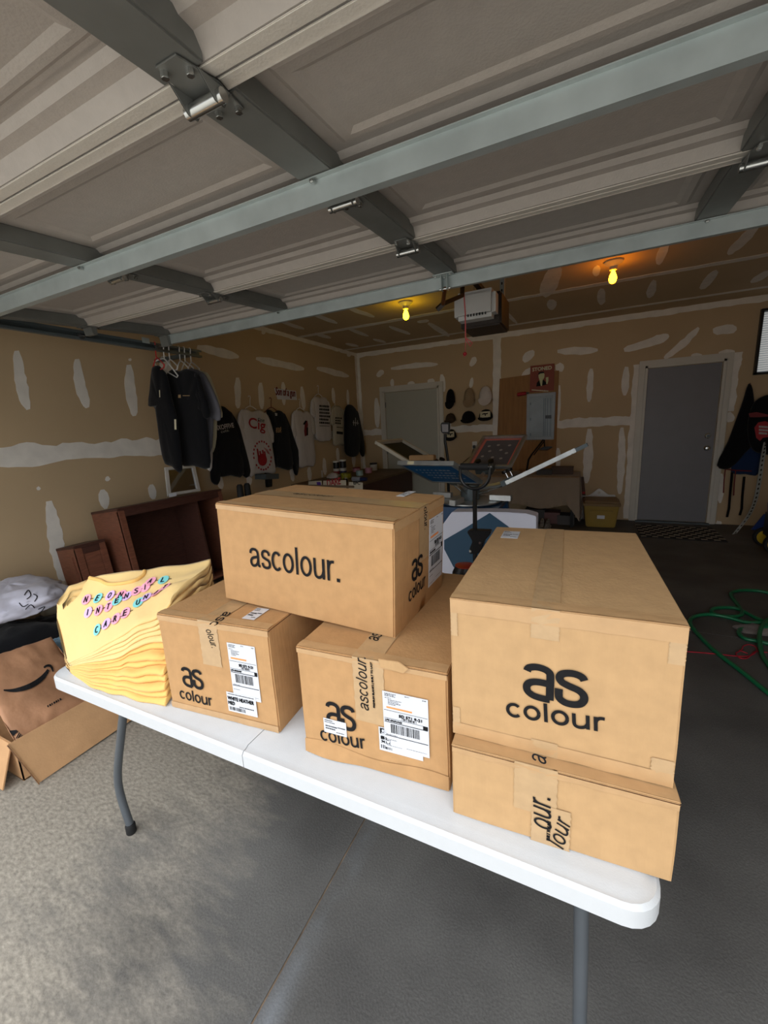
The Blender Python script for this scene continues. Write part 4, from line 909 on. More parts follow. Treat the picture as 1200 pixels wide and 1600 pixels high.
blobs(g, oW3, YD, nW, [[(548, 657), (549, 657), (549, 665), (548, 665)], [(551, 653), (552, 653), (552, 666), (551, 666)], [(554, 657), (555, 657), (555, 664), (554, 664)], [(547, 660), (557, 661), (557, 662), (547, 661)]], K_lgrey, .05, 'emblem')
for lab, uv, mt in (('white hanger of the red-lettered white tee', (391, 619), M_hw), ('dark red hanger of the black long-sleeve shirt', (424, 622), M_hd), ('white hanger of the red figure tee', (469, 624), M_hw),
                    ('white hanger of the tee with rows of black print', (498, 603), M_hw), ('white hanger of the oatmeal tee', (524, 622), M_hw), ('white hanger of the corner hoodie', (545, 624), M_hw)):
    p = oW(*uv); p.x = XL+.028; p.z += .0; hanger(lab, p, (0, 1, 0), .34, mt, group='hangers along the left wall')
bn = thing('wall_sign', 'small white banner with dark red script above the hanging shirts', 'sign', oL(446, 626))
build(MB().prism([oL(428, 606.5)+XD*.004, oL(461.5, 611)+XD*.004, oL(463.5, 625)+XD*.004, oL(433, 624)+XD*.004], (.004, 0, 0)), 'banner_sheet', M_paper, bn, smooth=False)
words(bn, oL, YD, nW, 'Son of a gun', (430.5, 621), (461, 623.5), .13, K_dred, .010, shear=.25, bold=.004)

# ================================================================ left wall furniture
mr = thing('mirror', 'white framed mirror leaning on the wall above the dark cabinet', 'mirror', (XL+.2, 2.85, .93))
MQ = [onX(261, 776, XL+.13), onX(312, 768, XL+.13), onX(303, 727, XL+.03), onX(256, 731, XL+.03)]
nM = (MQ[1]-MQ[0]).cross(MQ[3]-MQ[0]).normalized(); cM = sum(MQ, Vector())/4; MI = [cM+(p-cM)*.80 for p in MQ]
for i in range(4): build(MB().prism([MQ[i], MQ[(i+1) % 4], MI[(i+1) % 4], MI[i]], nM*.018), 'frame_rail', M_hw, mr, bevel=.002)
build(MB().prism(MI, nM*.004), 'mirror_glass', mat('mirror_silver', (190, 192, 195), .03, 1.0, var=0), mr, smooth=False)
def cabinet(label, x0, x1, y0, y1, h, lean, fronts, xf=None):
    T = Matrix.Translation((x0, y0, 0)) @ Matrix.Rotation(-lean, 4, 'Y'); c = thing('cabinet', label, 'cabinet', Matrix.Translation((x0, y0, 0))); w, d, t = x1-x0, y1-y0, .022
    def b(nm, a, e, mt=M_wood, bv=.003): build(MB().bb(a, e, T), nm, mt, c, bevel=bv)
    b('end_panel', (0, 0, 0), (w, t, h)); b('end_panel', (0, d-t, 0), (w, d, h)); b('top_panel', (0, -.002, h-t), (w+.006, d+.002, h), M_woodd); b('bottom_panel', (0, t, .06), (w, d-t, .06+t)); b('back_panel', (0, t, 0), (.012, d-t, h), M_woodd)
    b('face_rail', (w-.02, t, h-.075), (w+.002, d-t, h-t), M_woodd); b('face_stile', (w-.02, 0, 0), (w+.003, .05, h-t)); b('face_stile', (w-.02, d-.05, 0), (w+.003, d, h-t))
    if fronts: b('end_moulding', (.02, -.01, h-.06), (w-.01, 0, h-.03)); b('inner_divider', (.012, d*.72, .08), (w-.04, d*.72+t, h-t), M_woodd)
    else: b('front_panel', (w-.018, .05, .08), (w-.004, d-.05, h-.075)); b('side_panel', (.05, -.008, .08), (w-.05, 0, h-.08))
    return c
cabinet('large dark brown open-fronted cabinet against the tan wall behind the shirt stack', -3.50, -3.135, 1.90, 2.93, .90, .13, True)
cabinet('small dark brown cabinet standing left of the large open one', -3.54, -3.28, 1.62, 1.84, .67, .16, False)
tg = onX(270, 773, -3.20); build(MB().box(tg, (.004, .07, .03)), 'price_tag', M_paper, None, base=tg, label='small white tag stuck on the large brown cabinet edge', cat='tag')
# low plank table with black gear behind the stacked carton
st = thing('plank_table', 'low wooden plank table by the wall behind the top carton', 'table', (-3.3, 3.5, 0))
build(MB().bb((-3.62, 3.08, .70), (-2.98, 4.0, .73)), 'plank_top', M_ply, st, bevel=.004)
for x in (-3.58, -3.02):
    for y in (3.12, 3.96): build(MB().bb((x-.025, y-.025, 0), (x+.025, y+.025, .70)), 'leg', M_wood, st)
for lab, u, v0, v1 in (('black rubber grip standing on the plank table, left one of two', 374, 757, 768), ('black rubber grip standing on the plank table, right one of two', 385.5, 755, 767)):
    p = onX(u, v0, -3.1); hg = thing('hand_grip', lab, 'grip', (p.x, p.y, .73)); z = p.z
    build(MB().lathe([(.03, .73), (.034, .75), (.03, .78), (.034, .81), (.031, z-.02), (.02, z)], (p.x, p.y, 0), 14), 'grip', M_rubber, hg); build(MB().lathe([(.045, .73), (.045, .738)], (p.x, p.y, 0), 14), 'flange', M_blackm, hg)
p = onX(405, 762, -3.2); cu = thing('round_cushion', 'black round cushion on the plank table behind the top carton', 'cushion', (p.x, p.y, .73))
build(MB().lathe([(.10, .73), (.125, .745), (.12, .775), (.07, .79), (0.001, .792)], (p.x, p.y, 0), 24), 'pad', C_black, cu, smooth='all'); build(MB().lathe([(.10, .7295), (.128, .735), (.128, .745), (.10, .747)], (p.x, p.y, 0), 24), 'piping', M_rubber, cu)
heap('rag', 'crumpled pale striped rag on the plank table behind the carton', C_lav, (-3.12, 3.22, .765), (.10, .12, .045), 12, .35, 'rag', fl=.7305, res=14)
bk = thing('wall_bracket_shelf', 'black bracket with a grey tray under the red-lettered tee', 'shelf', oL(415, 752))
build(MB().prism([oL(398, 741), oL(419, 740), oL(419, 748), oL(398, 749)], (.18, 0, 0)), 'tray', M_dksteel, bk, bevel=.003)
build(MB().prism([oL(413, 739), oL(421, 738), oL(421, 760), oL(415, 761)], (.05, 0, 0)), 'upright', M_blackm, bk, bevel=.003)

# ================================================================ workbench in the corner
BZ = .75; bx1 = -2.655; by0, by1 = 4.52, 6.58
wb_ = thing('workbench', 'long workbench along the left wall littered with ink jars', 'workbench', ((XL+bx1)/2, 5.3, 0))
build(MB().bb((XL+.01, by0, BZ-.03), (bx1, by1, BZ)), 'bench_top', mat('bench_top', (112, 92, 72), .6, var=.15), wb_, bevel=.004)
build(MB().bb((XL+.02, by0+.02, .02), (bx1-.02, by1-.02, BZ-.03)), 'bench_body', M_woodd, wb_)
oE = lambda u, v: onY(u, v, by0+.019)
for nm, q in (('white_sticker', [(505, 751), (541, 750), (541, 775), (505, 775)]), ('white_sticker', [(545, 753), (567, 754), (567, 775), (545, 775)]), ('white_sticker', [(482, 752), (503, 751), (503, 772), (482, 772)])):
    build(MB().prism([oE(*p) for p in q], (0, -.003, 0)), nm, mat('sticker', (196, 186, 164), .6), wb_, smooth=False)
words(wb_, oE, XD, (0, -1, 0), 'DARE', (512, 760), (534, 756), .085, K_red, .006, shear=.2, bold=.003, name='sticker_text'); words(wb_, oE, XD, (0, -1, 0), 'EPC', (553, 757), (563, 757), .04, M_ink, .006, bold=.002, name='sticker_text')
blobs(wb_, oE, XD, (0, -1, 0), [[(495, 753), (501, 753), (502, 758), (496, 759)]], mat('purple_print', (84, 50, 140), .6), .006, 'sticker_print')
def jar(label, u, v, w, h, body, lid, lidm=None, band=None, y=None, nm='jar', z=BZ, cat_='jar'):
    p = onZ(u, v, z) if y is None else Vector((u, y, z)); d = (p-CAM).dot(FW); r = w/FPX*d/2; hh = h/FPX*d
    j = thing(nm, label, cat_, p, group='containers on the workbench')
    build(MB().lathe([(r*.92, 0), (r, .004), (r, hh*.78), (r*.9, hh*.82)], p, 16), 'body', body, j)
    build(MB().lathe([(r*1.02, hh*.80), (r*1.02, hh*.98), (r*.9, hh)], p, 16), 'lid', lid, j)
    if band: build(MB().lathe([(r*1.01, hh*.2), (r*1.015, hh*.22), (r*1.015, hh*.62), (r*1.01, hh*.64)], p, 16), 'paper_band', band, j)
    return p, hh
PW = mat('jar_white', (206, 204, 198), .4); PB = mat('jar_black', (22, 24, 28), .4); PR = mat('jar_red', (140, 30, 36), .4); PP = mat('jar_pink', (206, 150, 176), .4); PC = mat('jar_pale_blue', (160, 192, 196), .4); PY = mat('jar_yellow', (190, 186, 40), .5, rgb2=(70, 70, 30), vs=40); PN = mat('jar_navy', (30, 40, 84), .4)
jar('white thread cone at the near end of the workbench', 501, 746, 8, 11, PW, PW); 
p, hh = jar('red banded white jar under the black label jar on the workbench', 526.5, 743, 10, 11, PW, PW, band=PR); jar('black label jar stacked on the red banded jar', p.x, 0, 10, 12, PB, PW, band=None, y=p.y, z=p.z+hh+.0005)
p, hh = jar('navy banded white tub at the bottom of its stack on the workbench', 537, 743, 10.5, 12, PW, PW, band=PN); jar('white tub with a dark base stacked on the navy banded tub', p.x, 0, 10.5, 13, PB, PW, y=p.y, z=p.z+hh+.0005)
jar('yellow splashed ink bucket in front of the stacked jars', 541, 748, 16, 9, PY, PY); jar('pale blue tub in the middle of the workbench', 562, 743, 11, 8, PC, PC); jar('reddish pink tub behind the pale blue one', 557, 737, 12, 7, PP, PR)
jar('pink tub beside the black lidded jar on the workbench', 576, 739, 11, 8, PP, PP); jar('black lidded white jar at the far end of the workbench', 584, 735, 11.5, 12, PW, PB)
for lab, u, v in (('small white capped bottle at the front edge of the bench, left of two', 541, 752.5), ('small white capped bottle at the front edge of the bench, right of two', 556, 752)): jar(lab, u, v, 4.5, 6, PB, PW, nm='bottle', cat_='bottle')
p = onZ(557, 748.5, BZ+.035); sp = thing('spray_bottle', 'grey bottle lying on its side with a dark blue cap', 'bottle', (p.x, p.y, BZ), group='containers on the workbench')
build(MB().tube([p+XD*-.06, p+XD*.055, p+XD*.07], [.034, .034, .016], 14), 'body', mat('bottle_grey', (150, 156, 166), .4), sp); build(MB().tube([p+XD*.065, p+XD*.16], [.026, .026], 14), 'cap', PN, sp)
heap('plastic_bag', 'crumpled white plastic bag at the front of the workbench', C_white, (onZ(518, 747, BZ).x, onZ(518, 747, BZ).y+.05, BZ+.02), (.10, .09, .045), 21, .4, 'bag', fl=BZ+.0005, res=12)

# ================================================================ ceiling: lamps and door opener
def lamp(label, u, v, col, glow, power):
    p = onZ(u, v, H); l = thing('bulb_lamp', label, 'lamp', (p.x, p.y, H-.2))
    build(MB().lathe([(.075, 0), (.075, -.012), (.05, -.03), (.03, -.045), (.03, -.07), (.022, -.072)], p, 24), 'lamp_holder', mat('porcelain', (190, 180, 160), .3), l)
    m_ = mat(glow, col, .3, emit=power, var=0)
    build(MB().lathe([(.013, -.072), (.015, -.085), (.028, -.115), (.032, -.140), (.026, -.165), (.012, -.176), (.001, -.177)], p, 18), 'bulb', m_, l, smooth='all')
lamp('yellow glowing bulb in a porcelain holder on the ceiling', 633.5, 472, (255, 214, 20), 'yellow_glow', 26)
lamp('orange glowing bulb in a porcelain holder on the ceiling', 959, 408, (255, 150, 16), 'orange_glow', 30)
op = thing('door_opener', 'white garage door opener with dark chassis hanging from the ceiling', 'door opener', (-.85, 3.45, 2.3))
c0 = onY(741, 478, 3.38); M_opw = mat('opener_white', (206, 206, 204), .4); M_opd = mat('opener_dark', (46, 36, 28), .45, .2)
build(MB().box(c0+Vector((.01, .02, -.0)), (.315, .16, .20)), 'light_cover', M_opw, op, bevel=.03, seg=4)
build(MB().bb(c0+Vector((-.13, .08, -.14)), c0+Vector((.19, .44, .10))), 'chassis', M_opd, op, bevel=.012)
for i in range(8): build(MB().box(c0+Vector((-.055+.022*i, -.0615, -.078)), (.010, .006, .018)), 'vent', M_black, op)
build(MB().bb(c0+Vector((.01, -3.2, .125)), c0+Vector((.05, .25, .155))), 'rail', M_opd, op)
for dx in (.185,):
    hp = build(MB().bb(c0+Vector((dx, .2, .05)), Vector((c0.x+dx+.003, c0.y+.24, H))).bb(c0+Vector((dx-.03, .2, .05)), Vector((c0.x+dx, c0.y+.203, H))), 'hanger_strap', M_galv, op)
    for i in range(7): build(MB().box(c0+Vector((dx-.014, .198, .08+.05*i)), (.010, .004, .018)), 'strap_hole', M_black, op)
build(MB().bb(c0+Vector((-.05, .2, .09)), Vector((c0.x-.047, c0.y+.24, H))), 'hanger_strap', M_galv, op)
ar = thing('opener_arm', 'bent brown steel arm linking the door to the opener rail', 'arm', onY(690, 470, 2.5))
J0 = DP(-.72, 2*SW+.545, .075); J1 = onY(692, 475, 2.52); J2 = onY(683, 484, 2.52); J3 = onY(722, 462, 2.78); J4 = Vector((c0.x+.03, 2.95, c0.z+.096))
M_arm = mat('arm_steel', (120, 70, 34), .4, .6, var=.3)
build(MB().tube([J0, J1], .012, 6), 'straight_arm', M_arm, ar); build(MB().tube([J2, J1, J3], .017, 4), 'slotted_arm', M_opd, ar); build(MB().tube([J3, J4], .014, 4), 'curved_arm', M_opd, ar)
for i in range(5): q = J2.lerp(J3, .12+.15*i); build(MB().box(q+Vector((0, -.014, 0)), (.014, .006, .008)), 'slot', M_arm, ar)
build(MB().box(J4+Vector((0, .02, 0)), (.06, .10, .05)), 'trolley', M_opd, ar, bevel=.004)
rp = thing('pull_rope', 'red emergency release rope with knots hanging from the opener', 'rope', J4+Vector((0, 0, -.5)))
a = onY(725, 461, 2.92); b = onY(727.5, 528, 2.92); c_ = onY(725, 558, 2.92); M_rope = mat('red_rope', (196, 92, 92), .8)
build(MB().tube([J4, a, onY(727, 490, 2.92), b], .0045, 6), 'rope', M_rope, rp); build(MB().tube([b, onY(732, 531, 2.92), onY(738, 536, 2.92), onY(735, 541, 2.92), onY(731, 535, 2.92), b], .004, 6), 'loop', M_rope, rp)
build(MB().tube([b, onY(727, 550, 2.92), c_], .0025, 6), 'tail', M_rope, rp); kn = onY(726.5, 553, 2.92); build(MB().lathe([(.004, -.014), (.014, -.005), (.014, .006), (.004, .014)], kn, 10), 'knot', K_red, rp)

# ================================================================ screen printing press
HUB = Vector((-.99, 3.92, .82)); M_blue = mat('press_blue', (30, 72, 112), .35, .1, var=.06); M_alu = mat('aluminium', (196, 200, 200), .35, .85, var=.1, vs=15)
pr = thing('printing_press', 'blue and silver four-arm screen printing press behind the cartons', 'printing press', (HUB.x, HUB.y, 0))
build(MB().bb(HUB+Vector((-.32, -.28, -.15)), HUB+Vector((.32, .28, -.12))), 'base_plate', M_blue, pr, bevel=.006)
for sx in (-1, 1):
    for sy in (-1, 1):
        a = HUB+Vector((sx*.27, sy*.23, -.15)); b = Vector((HUB.x+sx*.36, HUB.y+sy*.34, 0))
        l = build(MB().add([a+Vector((-.05, -.04, 0)), a+Vector((.05, -.04, 0)), a+Vector((.05, .04, 0)), a+Vector((-.05, .04, 0)), b+Vector((-.04, -.04, 0)), b+Vector((.04, -.04, 0)), b+Vector((.04, .04, 0)), b+Vector((-.04, .04, 0))], [(3, 2, 1, 0), (4, 5, 6, 7), (0, 1, 5, 4), (1, 2, 6, 5), (2, 3, 7, 6), (3, 0, 4, 7)]), 'leg', M_blue, pr, bevel=.006)
for sy in (-1, 1):
    build(MB().bb(HUB+Vector((-.32, sy*.28-.01, -.27)), HUB+Vector((.32, sy*.28+.01, -.12))), 'apron_rail', M_blue, pr, bevel=.003)
    for x in (-.28, -.20, .20, .28): build(MB().lathe([(.012, 0), (.010, .008)], (0, 0, 0), 10, Matrix.Translation(HUB+Vector((x, sy*.28+sy*.01, -.18))) @ Matrix.Rotation(PI/2 if sy < 0 else -PI/2, 4, 'X')), 'bolt', M_chrome, pr)
build(MB().lathe([(.28, -.115), (.29, -.105), (.29, -.095), (.27, -.09)], HUB, 40), 'turntable', M_alu, pr); build(MB().lathe([(.09, -.14), (.09, .06), (.07, .08)], HUB, 20), 'hub', M_dksteel, pr)
M_mesh = {'front': mat('mesh_blue', (18, 92, 146), .5, var=.04), 'left': mat('mesh_dark', (30, 34, 34), .6), 'back': mat('mesh_grey', (92, 94, 104), .6), 'right': mat('mesh_olive', (70, 76, 70), .6)}
ARMS = {'front': (-1.739, .371, .34, .11), 'right': (-.125, .47, .48, .10), 'back': (1.403, .52, .50, .16), 'left': (-3.31, .48, .46, .20)}
for key, (az, tl, off, dz) in ARMS.items():
    u = Vector((math.cos(az)*math.cos(tl), math.sin(az)*math.cos(tl), math.sin(tl))); s = Vector((-math.sin(az), math.cos(az), 0)); n = u.cross(s)
    near = HUB+Vector((math.cos(az)*math.cos(tl)*off, math.sin(az)*math.cos(tl)*off, dz)); F_ = Matrix((u, s, n)).transposed().to_4x4(); F_.translation = near   # local: x outward, y side, z up off the frame
    root = HUB+Vector((math.cos(az)*.06, math.sin(az)*.06, .02))
    am = build(MB().tube([root, root.lerp(near, .5)+Vector((0, 0, -.005)), near+u*-.04+n*.015], .022, 4), 'print_arm', M_alu, pr, smooth=False)
    build(MB().bb((-.10, -.09, 0), (-.002, .09, .05), F_).bb((-.05, -.09, .0365), (.03, .09, .052), F_), 'screen_clamp', M_dksteel, pr, bevel=.004)
    for yy in (-.07, .07):
        build(MB().tube([F_ @ Vector((-.02, yy, .05)), F_ @ Vector((-.02, yy, .10))], .007, 8), 'knob_stem', M_chrome, pr)
        build(MB().lathe([(.022, .10), (.03, .105), (.03, .125), (.02, .13)], (-.02, yy, 0), 12, F_), 'clamp_knob', M_black, pr)
    build(MB().tube([root+Vector((0, 0, -.06)), near+u*-.06], .008, 8), 'spring_rod', M_chrome, pr)
    pd = HUB+Vector((math.cos(az)*.30, math.sin(az)*.30, -.06)); build(MB().box((0, 0, 0), (.20, .06, .05), Matrix.Translation(pd) @ Matrix.Rotation(az, 4, 'Z')), 'platen_bracket', M_alu, pr, bevel=.004)
    if key in ('right', 'back', 'left'): pass
    sc = thing('print_screen', {'front': 'raised screen with blue emulsion and pale lettering on the press, facing the cartons', 'right': 'raised screen seen edge-on as a long bright rail, pointing to the grey door', 'back': 'raised screen with pink border and grey mesh on the far side of the press', 'left': 'raised screen with dark mesh in front of the white door'}[key], 'screen', F_, group='screens clamped on the press arms')
    w, l, t, fw = .51, .61, .035, .035
    MF = M_alu if key != 'left' else mat('frame_beige', (186, 178, 160), .5)
    for a, b in (((.0, -w/2, 0), (fw, w/2, t)), ((l-fw, -w/2, 0), (l, w/2, t)), ((fw, -w/2, 0), (l-fw, -w/2+fw, t)), ((fw, w/2-fw, 0), (l-fw, w/2, t))): build(MB().bb(a, b, F_), 'frame_bar', MF, sc, bevel=.003)
    build(MB().bb((fw, -w/2+fw, .002), (l-fw, w/2-fw, .005), F_), 'mesh_sheet', M_mesh[key], sc, smooth=False)
    if key == 'front':
        MM = frame(F_ @ Vector((l, -w/2, .002)), s, -u)   # underside, read from below
        r = random.Random(4); mb = MB()
        for i in range(4):
            for j in range(9):
                x = .09+.012*i+j*.036; rect_into(mb, x, .15+.085*i, x+r.uniform(.012, .03), .172+.085*i, MM, -.0015)
        build(mb, 'stencil_lettering', PW, sc, smooth=False, kind='stuff')
        build(MB().bb((l-.0005, -w/2+.10, .004), (l+.001, -w/2+.16, .03), F_), 'masking_tape', mat('masking_tape', (226, 216, 180), .6), sc)
    if key == 'back':
        for a, b in (((fw, -w/2+fw, .005), (fw+.03, w/2-fw, .007)), ((l-fw-.03, -w/2+fw, .005), (l-fw, w/2-fw, .007)), ((fw, -w/2+fw, .005), (l-fw, -w/2+fw+.03, .007)), ((fw, w/2-fw-.03, .005), (l-fw, w/2-fw, .007))): build(MB().bb(a, b, F_), 'border_tape', mat('pink_tape', (206, 120, 112), .6), sc)
        mb = MB(); MM = frame(F_ @ Vector((l/2, 0, .0055)), -s, u)
        for x, y in ((-.12, .12), (-.02, .14), (.11, .13), (-.08, .02), (.04, .04), (.12, -.02), (-.13, -.08), (-.01, -.1), (.09, -.12)): disc_into(mb, x, y, .018, MM, .001)
        build(mb, 'stencil_dots', K_lgrey, sc, smooth=False)
    if key == 'right': build(MB().bb((l, -w/2, .002), (l+.09, -w/2+.03, .03), F_), 'end_grip', M_dksteel, sc)
    if key == 'left': pass
sq = thing('wood_block', 'rough wooden block lying between the press screens', 'wood block', onY(650, 716, 3.75))
q0 = onY(660, 715, 3.80); build(MB().box(q0, (.26, .07, .05), None), 'block', mat('raw_wood', (168, 130, 86), .7, var=.15), sq, bevel=.006)
gl = thing('gooseneck_lamp', 'small lamp with pale square head on a black gooseneck beside the white door', 'lamp', onY(700, 725, 5.6))
gp = [onY(701, 760, 5.6), onY(700, 720, 5.6), onY(698, 705, 5.6), onY(695.5, 690, 5.6), onY(695.5, 678, 5.6)]; gp[0].z = 0
build(MB().tube(gp, .02, 8), 'gooseneck', M_black, gl); build(MB().lathe([(.12, 0), (.12, .015), (.03, .03)], (gp[0].x, gp[0].y, 0), 20), 'base', M_black, gl)
build(MB().prism([onY(*q, 5.58) for q in ((688, 663), (690, 660), (701, 660), (702.5, 663), (702, 676), (700, 678), (691, 677), (688.5, 674))], (0, .04, 0)), 'lamp_head', M_black, gl, bevel=.006)
build(MB().prism([onY(*q, 5.575) for q in ((690, 663), (700, 663), (700.5, 675), (691, 675))], (0, .01, 0)), 'diffuser', mat('diffuser', (170, 170, 180), .4), gl)

# black stand with U yoke and padded grip, in front of the press
ps = thing('grip_stand', 'black pole stand with a U-shaped yoke and padded grip between the cartons', 'stand', onY(742, 800, 2.0))
yS = 2.0; q = lambda u, v: onY(u, v, yS); bot = q(742, 865); bot = Vector((bot.x, yS, 0))
build(MB().tube([bot, q(742, 766)], .011, 10), 'pole', M_blackm, ps)
U = [q(719, 728)]+[q(742-23*math.cos(t), 742+22*math.sin(t)) for t in [PI*i/14 for i in range(15)]]+[q(765, 728)]
build(MB().tube(U, .008, 8), 'yoke', M_blackm, ps); build(MB().tube([q(720, 729), q(763, 729.5)], .017, 14), 'grip_pad', M_rubber, ps); build(MB().tube([q(763, 729.5), q(768, 729.5)], [.008, .006], 8), 'end_bolt', M_chrome, ps)
build(MB().lathe([(.16, 0), (.16, .012), (.03, .03), (.02, .05)], bot, 24), 'foot_plate', M_blackm, ps)
cl = build(MB().prism([onY(u, v, yS-.03) for u, v in ((729, 831), (733, 829), (766, 830), (767, 834), (756, 846), (752, 862), (745, 866), (733, 866), (734, 856), (738, 846))], (0, .05, 0)), 'clamp_body', M_black, ps, bevel=.004)
for u, v in ((735, 861), (750, 848)): build(MB().lathe([(.008, 0), (.006, .006)], (0, 0, 0), 10, Matrix.Translation(onY(u, v, yS-.031)) @ Matrix.Rotation(PI/2, 4, 'X')), 'clamp_bolt', M_chrome, cl)
# white carton with blue diamond
yP = 2.45; q = lambda u, v, d=0: onY(u, v, yP+d); wp = thing('printed_box', 'white box with a big dark blue diamond standing behind the grip stand', 'box', Vector((q(770, 850).x, yP, 0)))
tl_, tr_ = q(700, 800), q(838, 806); ztop = tl_.z
build(MB().prism([(q(690, 805).x-.05, yP, 0), (tr_.x, yP, 0), q(838, 807), q(822, 802.5), q(790, 800.5), q(755, 800), q(706, 800), (q(690, 805).x-.05, yP, ztop-.16)], (0, .12, 0)), 'box_shell', mat('white_card', (206, 208, 222), .5, var=.02), wp, bevel=.004)
build(MB().prism([q(765, 801.5, -.0035), q(797, 825, -.0035), q(838, 856, -.0035), q(790, 915, -.0035), q(735, 915, -.0035), q(708, 885, -.0035), q(694, 858, -.0035), q(694, 844, -.0035), q(730, 823, -.0035)], (0, .003, 0)), 'blue_diamond', mat('print_blue', (24, 66, 92), .5, var=.03), wp, smooth=False)
vc = thing('canister_vacuum', 'black canister with a red lid on the floor behind the right carton', 'vacuum', Vector((onY(727, 882, 1.78).x, 1.78, 0)))
zt = onY(727, 881, 1.78).z; cx = onY(727, 880, 1.78).x
build(MB().lathe([(.06, 0), (.07, .03), (.06, zt-.04), (.045, zt-.010)], (cx, 1.78, 0), 20), 'canister', M_black, vc); build(MB().lathe([(.046, zt-.010), (.047, zt-.006), (.025, zt)], (cx, 1.78, 0), 20), 'lid', mat('red_lid', (170, 52, 40), .4), vc)

# ================================================================ back wall
def cap(label, u, v, w, h, crown, brim, front=None, low=True):
    p = onY(u, v, YB-.06); d = (p-CAM).dot(FW); W, Hh = w/FPX*d, h/FPX*d; c = thing('baseball_cap', label, 'cap', p, group='caps on the back wall')
    ch = Hh*(.72 if low else .66); zb = -Hh/2+(Hh-ch); k = 14
    def dome(a, b): th = 2*PI*a; ph = PI/2*b; r = math.cos(ph)**.8; return p+Vector((W/2*r*math.cos(th), .055*r*math.sin(th), zb+ch*math.sin(ph)))
    build(MB().grid(dome, 20, 8), 'crown', crown, c, smooth='all')
    def brimf(a, b): th = PI*(a-.0); x = math.cos(th)*W*(.5 if not low else .52)*(.9+.1*b); return p+Vector((x, -.05-.05*math.sin(th)*b, zb+.012-(Hh-ch)*math.sin(th)*b-.005*b))
    m_ = MB().grid(brimf, 16, 4); n0 = len(m_.v); m_.grid(lambda a, b: brimf(a, b)+Vector((0, .006, -.003)), 16, 4); build(m_, 'brim', brim, c, smooth='all')
    if front:
        build(MB().grid(lambda a, b: p+Vector((W*.36*(2*a-1), -.058*math.cos((2*a-1)*.9)-.004, zb+ch*(.06+.70*b))), 8, 5), 'front_panel', front[0], c, smooth='all')
        M_ = frame(p+Vector((0, -.066, zb+ch*.35)), XD, ZU); m3 = MB(); ribbon_into(m3, [(-.04, .012), (-.01, .02), (.02, .015), (.045, .022)], .016, M_); ribbon_into(m3, [(.0, .02), (.01, -.015)], .014, M_); build(m3, 'cap_emblem', front[1], c, smooth=False)
    build(MB().lathe([(.001, 0), (.008, .003), (.001, .007)], p+Vector((0, 0, zb+ch)), 8), 'top_button', crown, c)
    build(MB().tube([p+Vector((0, .06, zb+ch*.7)), p+Vector((0, .0, zb+ch*.75))], .003, 6), 'peg', M_chrome, c)
C_camo = mat('cloth_camo', (70, 52, 34), .9, rgb2=(28, 24, 18), vs=18); C_tan = cloth('tan', (150, 130, 104)); C_capw = cloth('cap_white', (206, 200, 196))
cap('plain black cap hung sideways beside the white door, top row', 704, 624, 15, 31, C_black, C_black, None, False)
cap('tan cap in the middle of the top row on the back wall', 733, 622, 17, 30, C_tan, C_tan, None, False)
cap('white cap at the end of the top row near the plywood', 758.5, 619, 20, 30, C_capw, C_capw, None, False)
cap('brown camouflage cap in the lower row beside the white door', 704, 654, 17, 16, C_camo, C_camo)
cap('plain black cap in the middle of the lower row', 732, 652, 22, 19, C_black, C_black)
cap('black cap with cream front and bird emblem, lower row near the plywood', 759, 649, 22, 18, C_black, C_black, (C_cream, M_ink))
cap('black cap with cream lettered front, lowest on the wall behind the lamp', 705, 680, 17, 18, C_black, C_black, (C_cream, M_ink))
ot = thing('wall_outlet', 'white wall outlet with a black plug below the caps', 'outlet', oB(741, 697))
build(MB().prism([oB(738, 690), oB(745.5, 689.5), oB(745.5, 701.5), oB(738, 702)], (0, -.008, 0)), 'cover_plate', M_hw, ot, bevel=.002); build(MB().box(oB(741.5, 698)+Vector((0, -.03, 0)), (.035, .05, .05)), 'plug', M_black, ot, bevel=.006)
q1 = oB(741, 700)+Vector((0, -.05, 0)); build(MB().tube(smooth_pts([q1, onY(736, 712, YB-.05), onY(727, 720, YB-.05), onY(722, 728, YB-.05), Vector((onY(722, 728, YB-.05).x-.02, YB-.05, .4)), Vector((onY(722, 728, YB-.05).x-.02, YB-.06, .01))], 5), .006, 6), 'cable', M_black, ot)
pl = thing('plywood_board', 'sheet of plywood fixed to the back wall behind the breaker panel', 'board', oB(820, 725)); PT = .014
build(MB().prism([oB(*q_)+Vector((0, -.004, 0)) for q_ in ((781, 592), (873.5, 579), (868, 735), (775, 735))], (0, -PT, 0)), 'sheet', M_ply, pl, bevel=.002)
yE = YB-PT; oP = lambda u, v: onY(u, v, yE)
ep = thing('breaker_panel', 'grey metal electrical breaker panel on the plywood', 'electrical panel', oP(845, 688))
build(MB().prism([oP(823.5, 616), oP(868.5, 612.5), oP(865.5, 686.5), oP(822.5, 687.5)], (0, -.035, 0)), 'panel_trim', mat('panel_grey', (134, 138, 140), .45, .3), ep, bevel=.006)
oQ = lambda u, v: onY(u, v, yE-.035)
dr = build(MB().prism([oQ(827, 619.5), oQ(864, 617), oQ(862, 683), oQ(826, 684)], (0, -.012, 0)), 'panel_door', mat('panel_grey_door', (120, 126, 128), .4, .3), ep, bevel=.004)
oQ2 = lambda u, v: onY(u, v, yE-.047)
for a, b in ((849.5, 848.5), (852, 851), (855.5, 854.5), (860, 859)): build(MB().prism([oQ2(a, 622), oQ2(a+1, 622), oQ2(b+1, 681), oQ2(b, 681)], (0, -.006, 0)), 'rib', M_dksteel, dr)
build(MB().prism([oQ2(852, 649), oQ2(861.5, 648.5), oQ2(861.5, 654), oQ2(852, 654)], (0, -.008, 0)), 'latch', M_black, dr, bevel=.001)
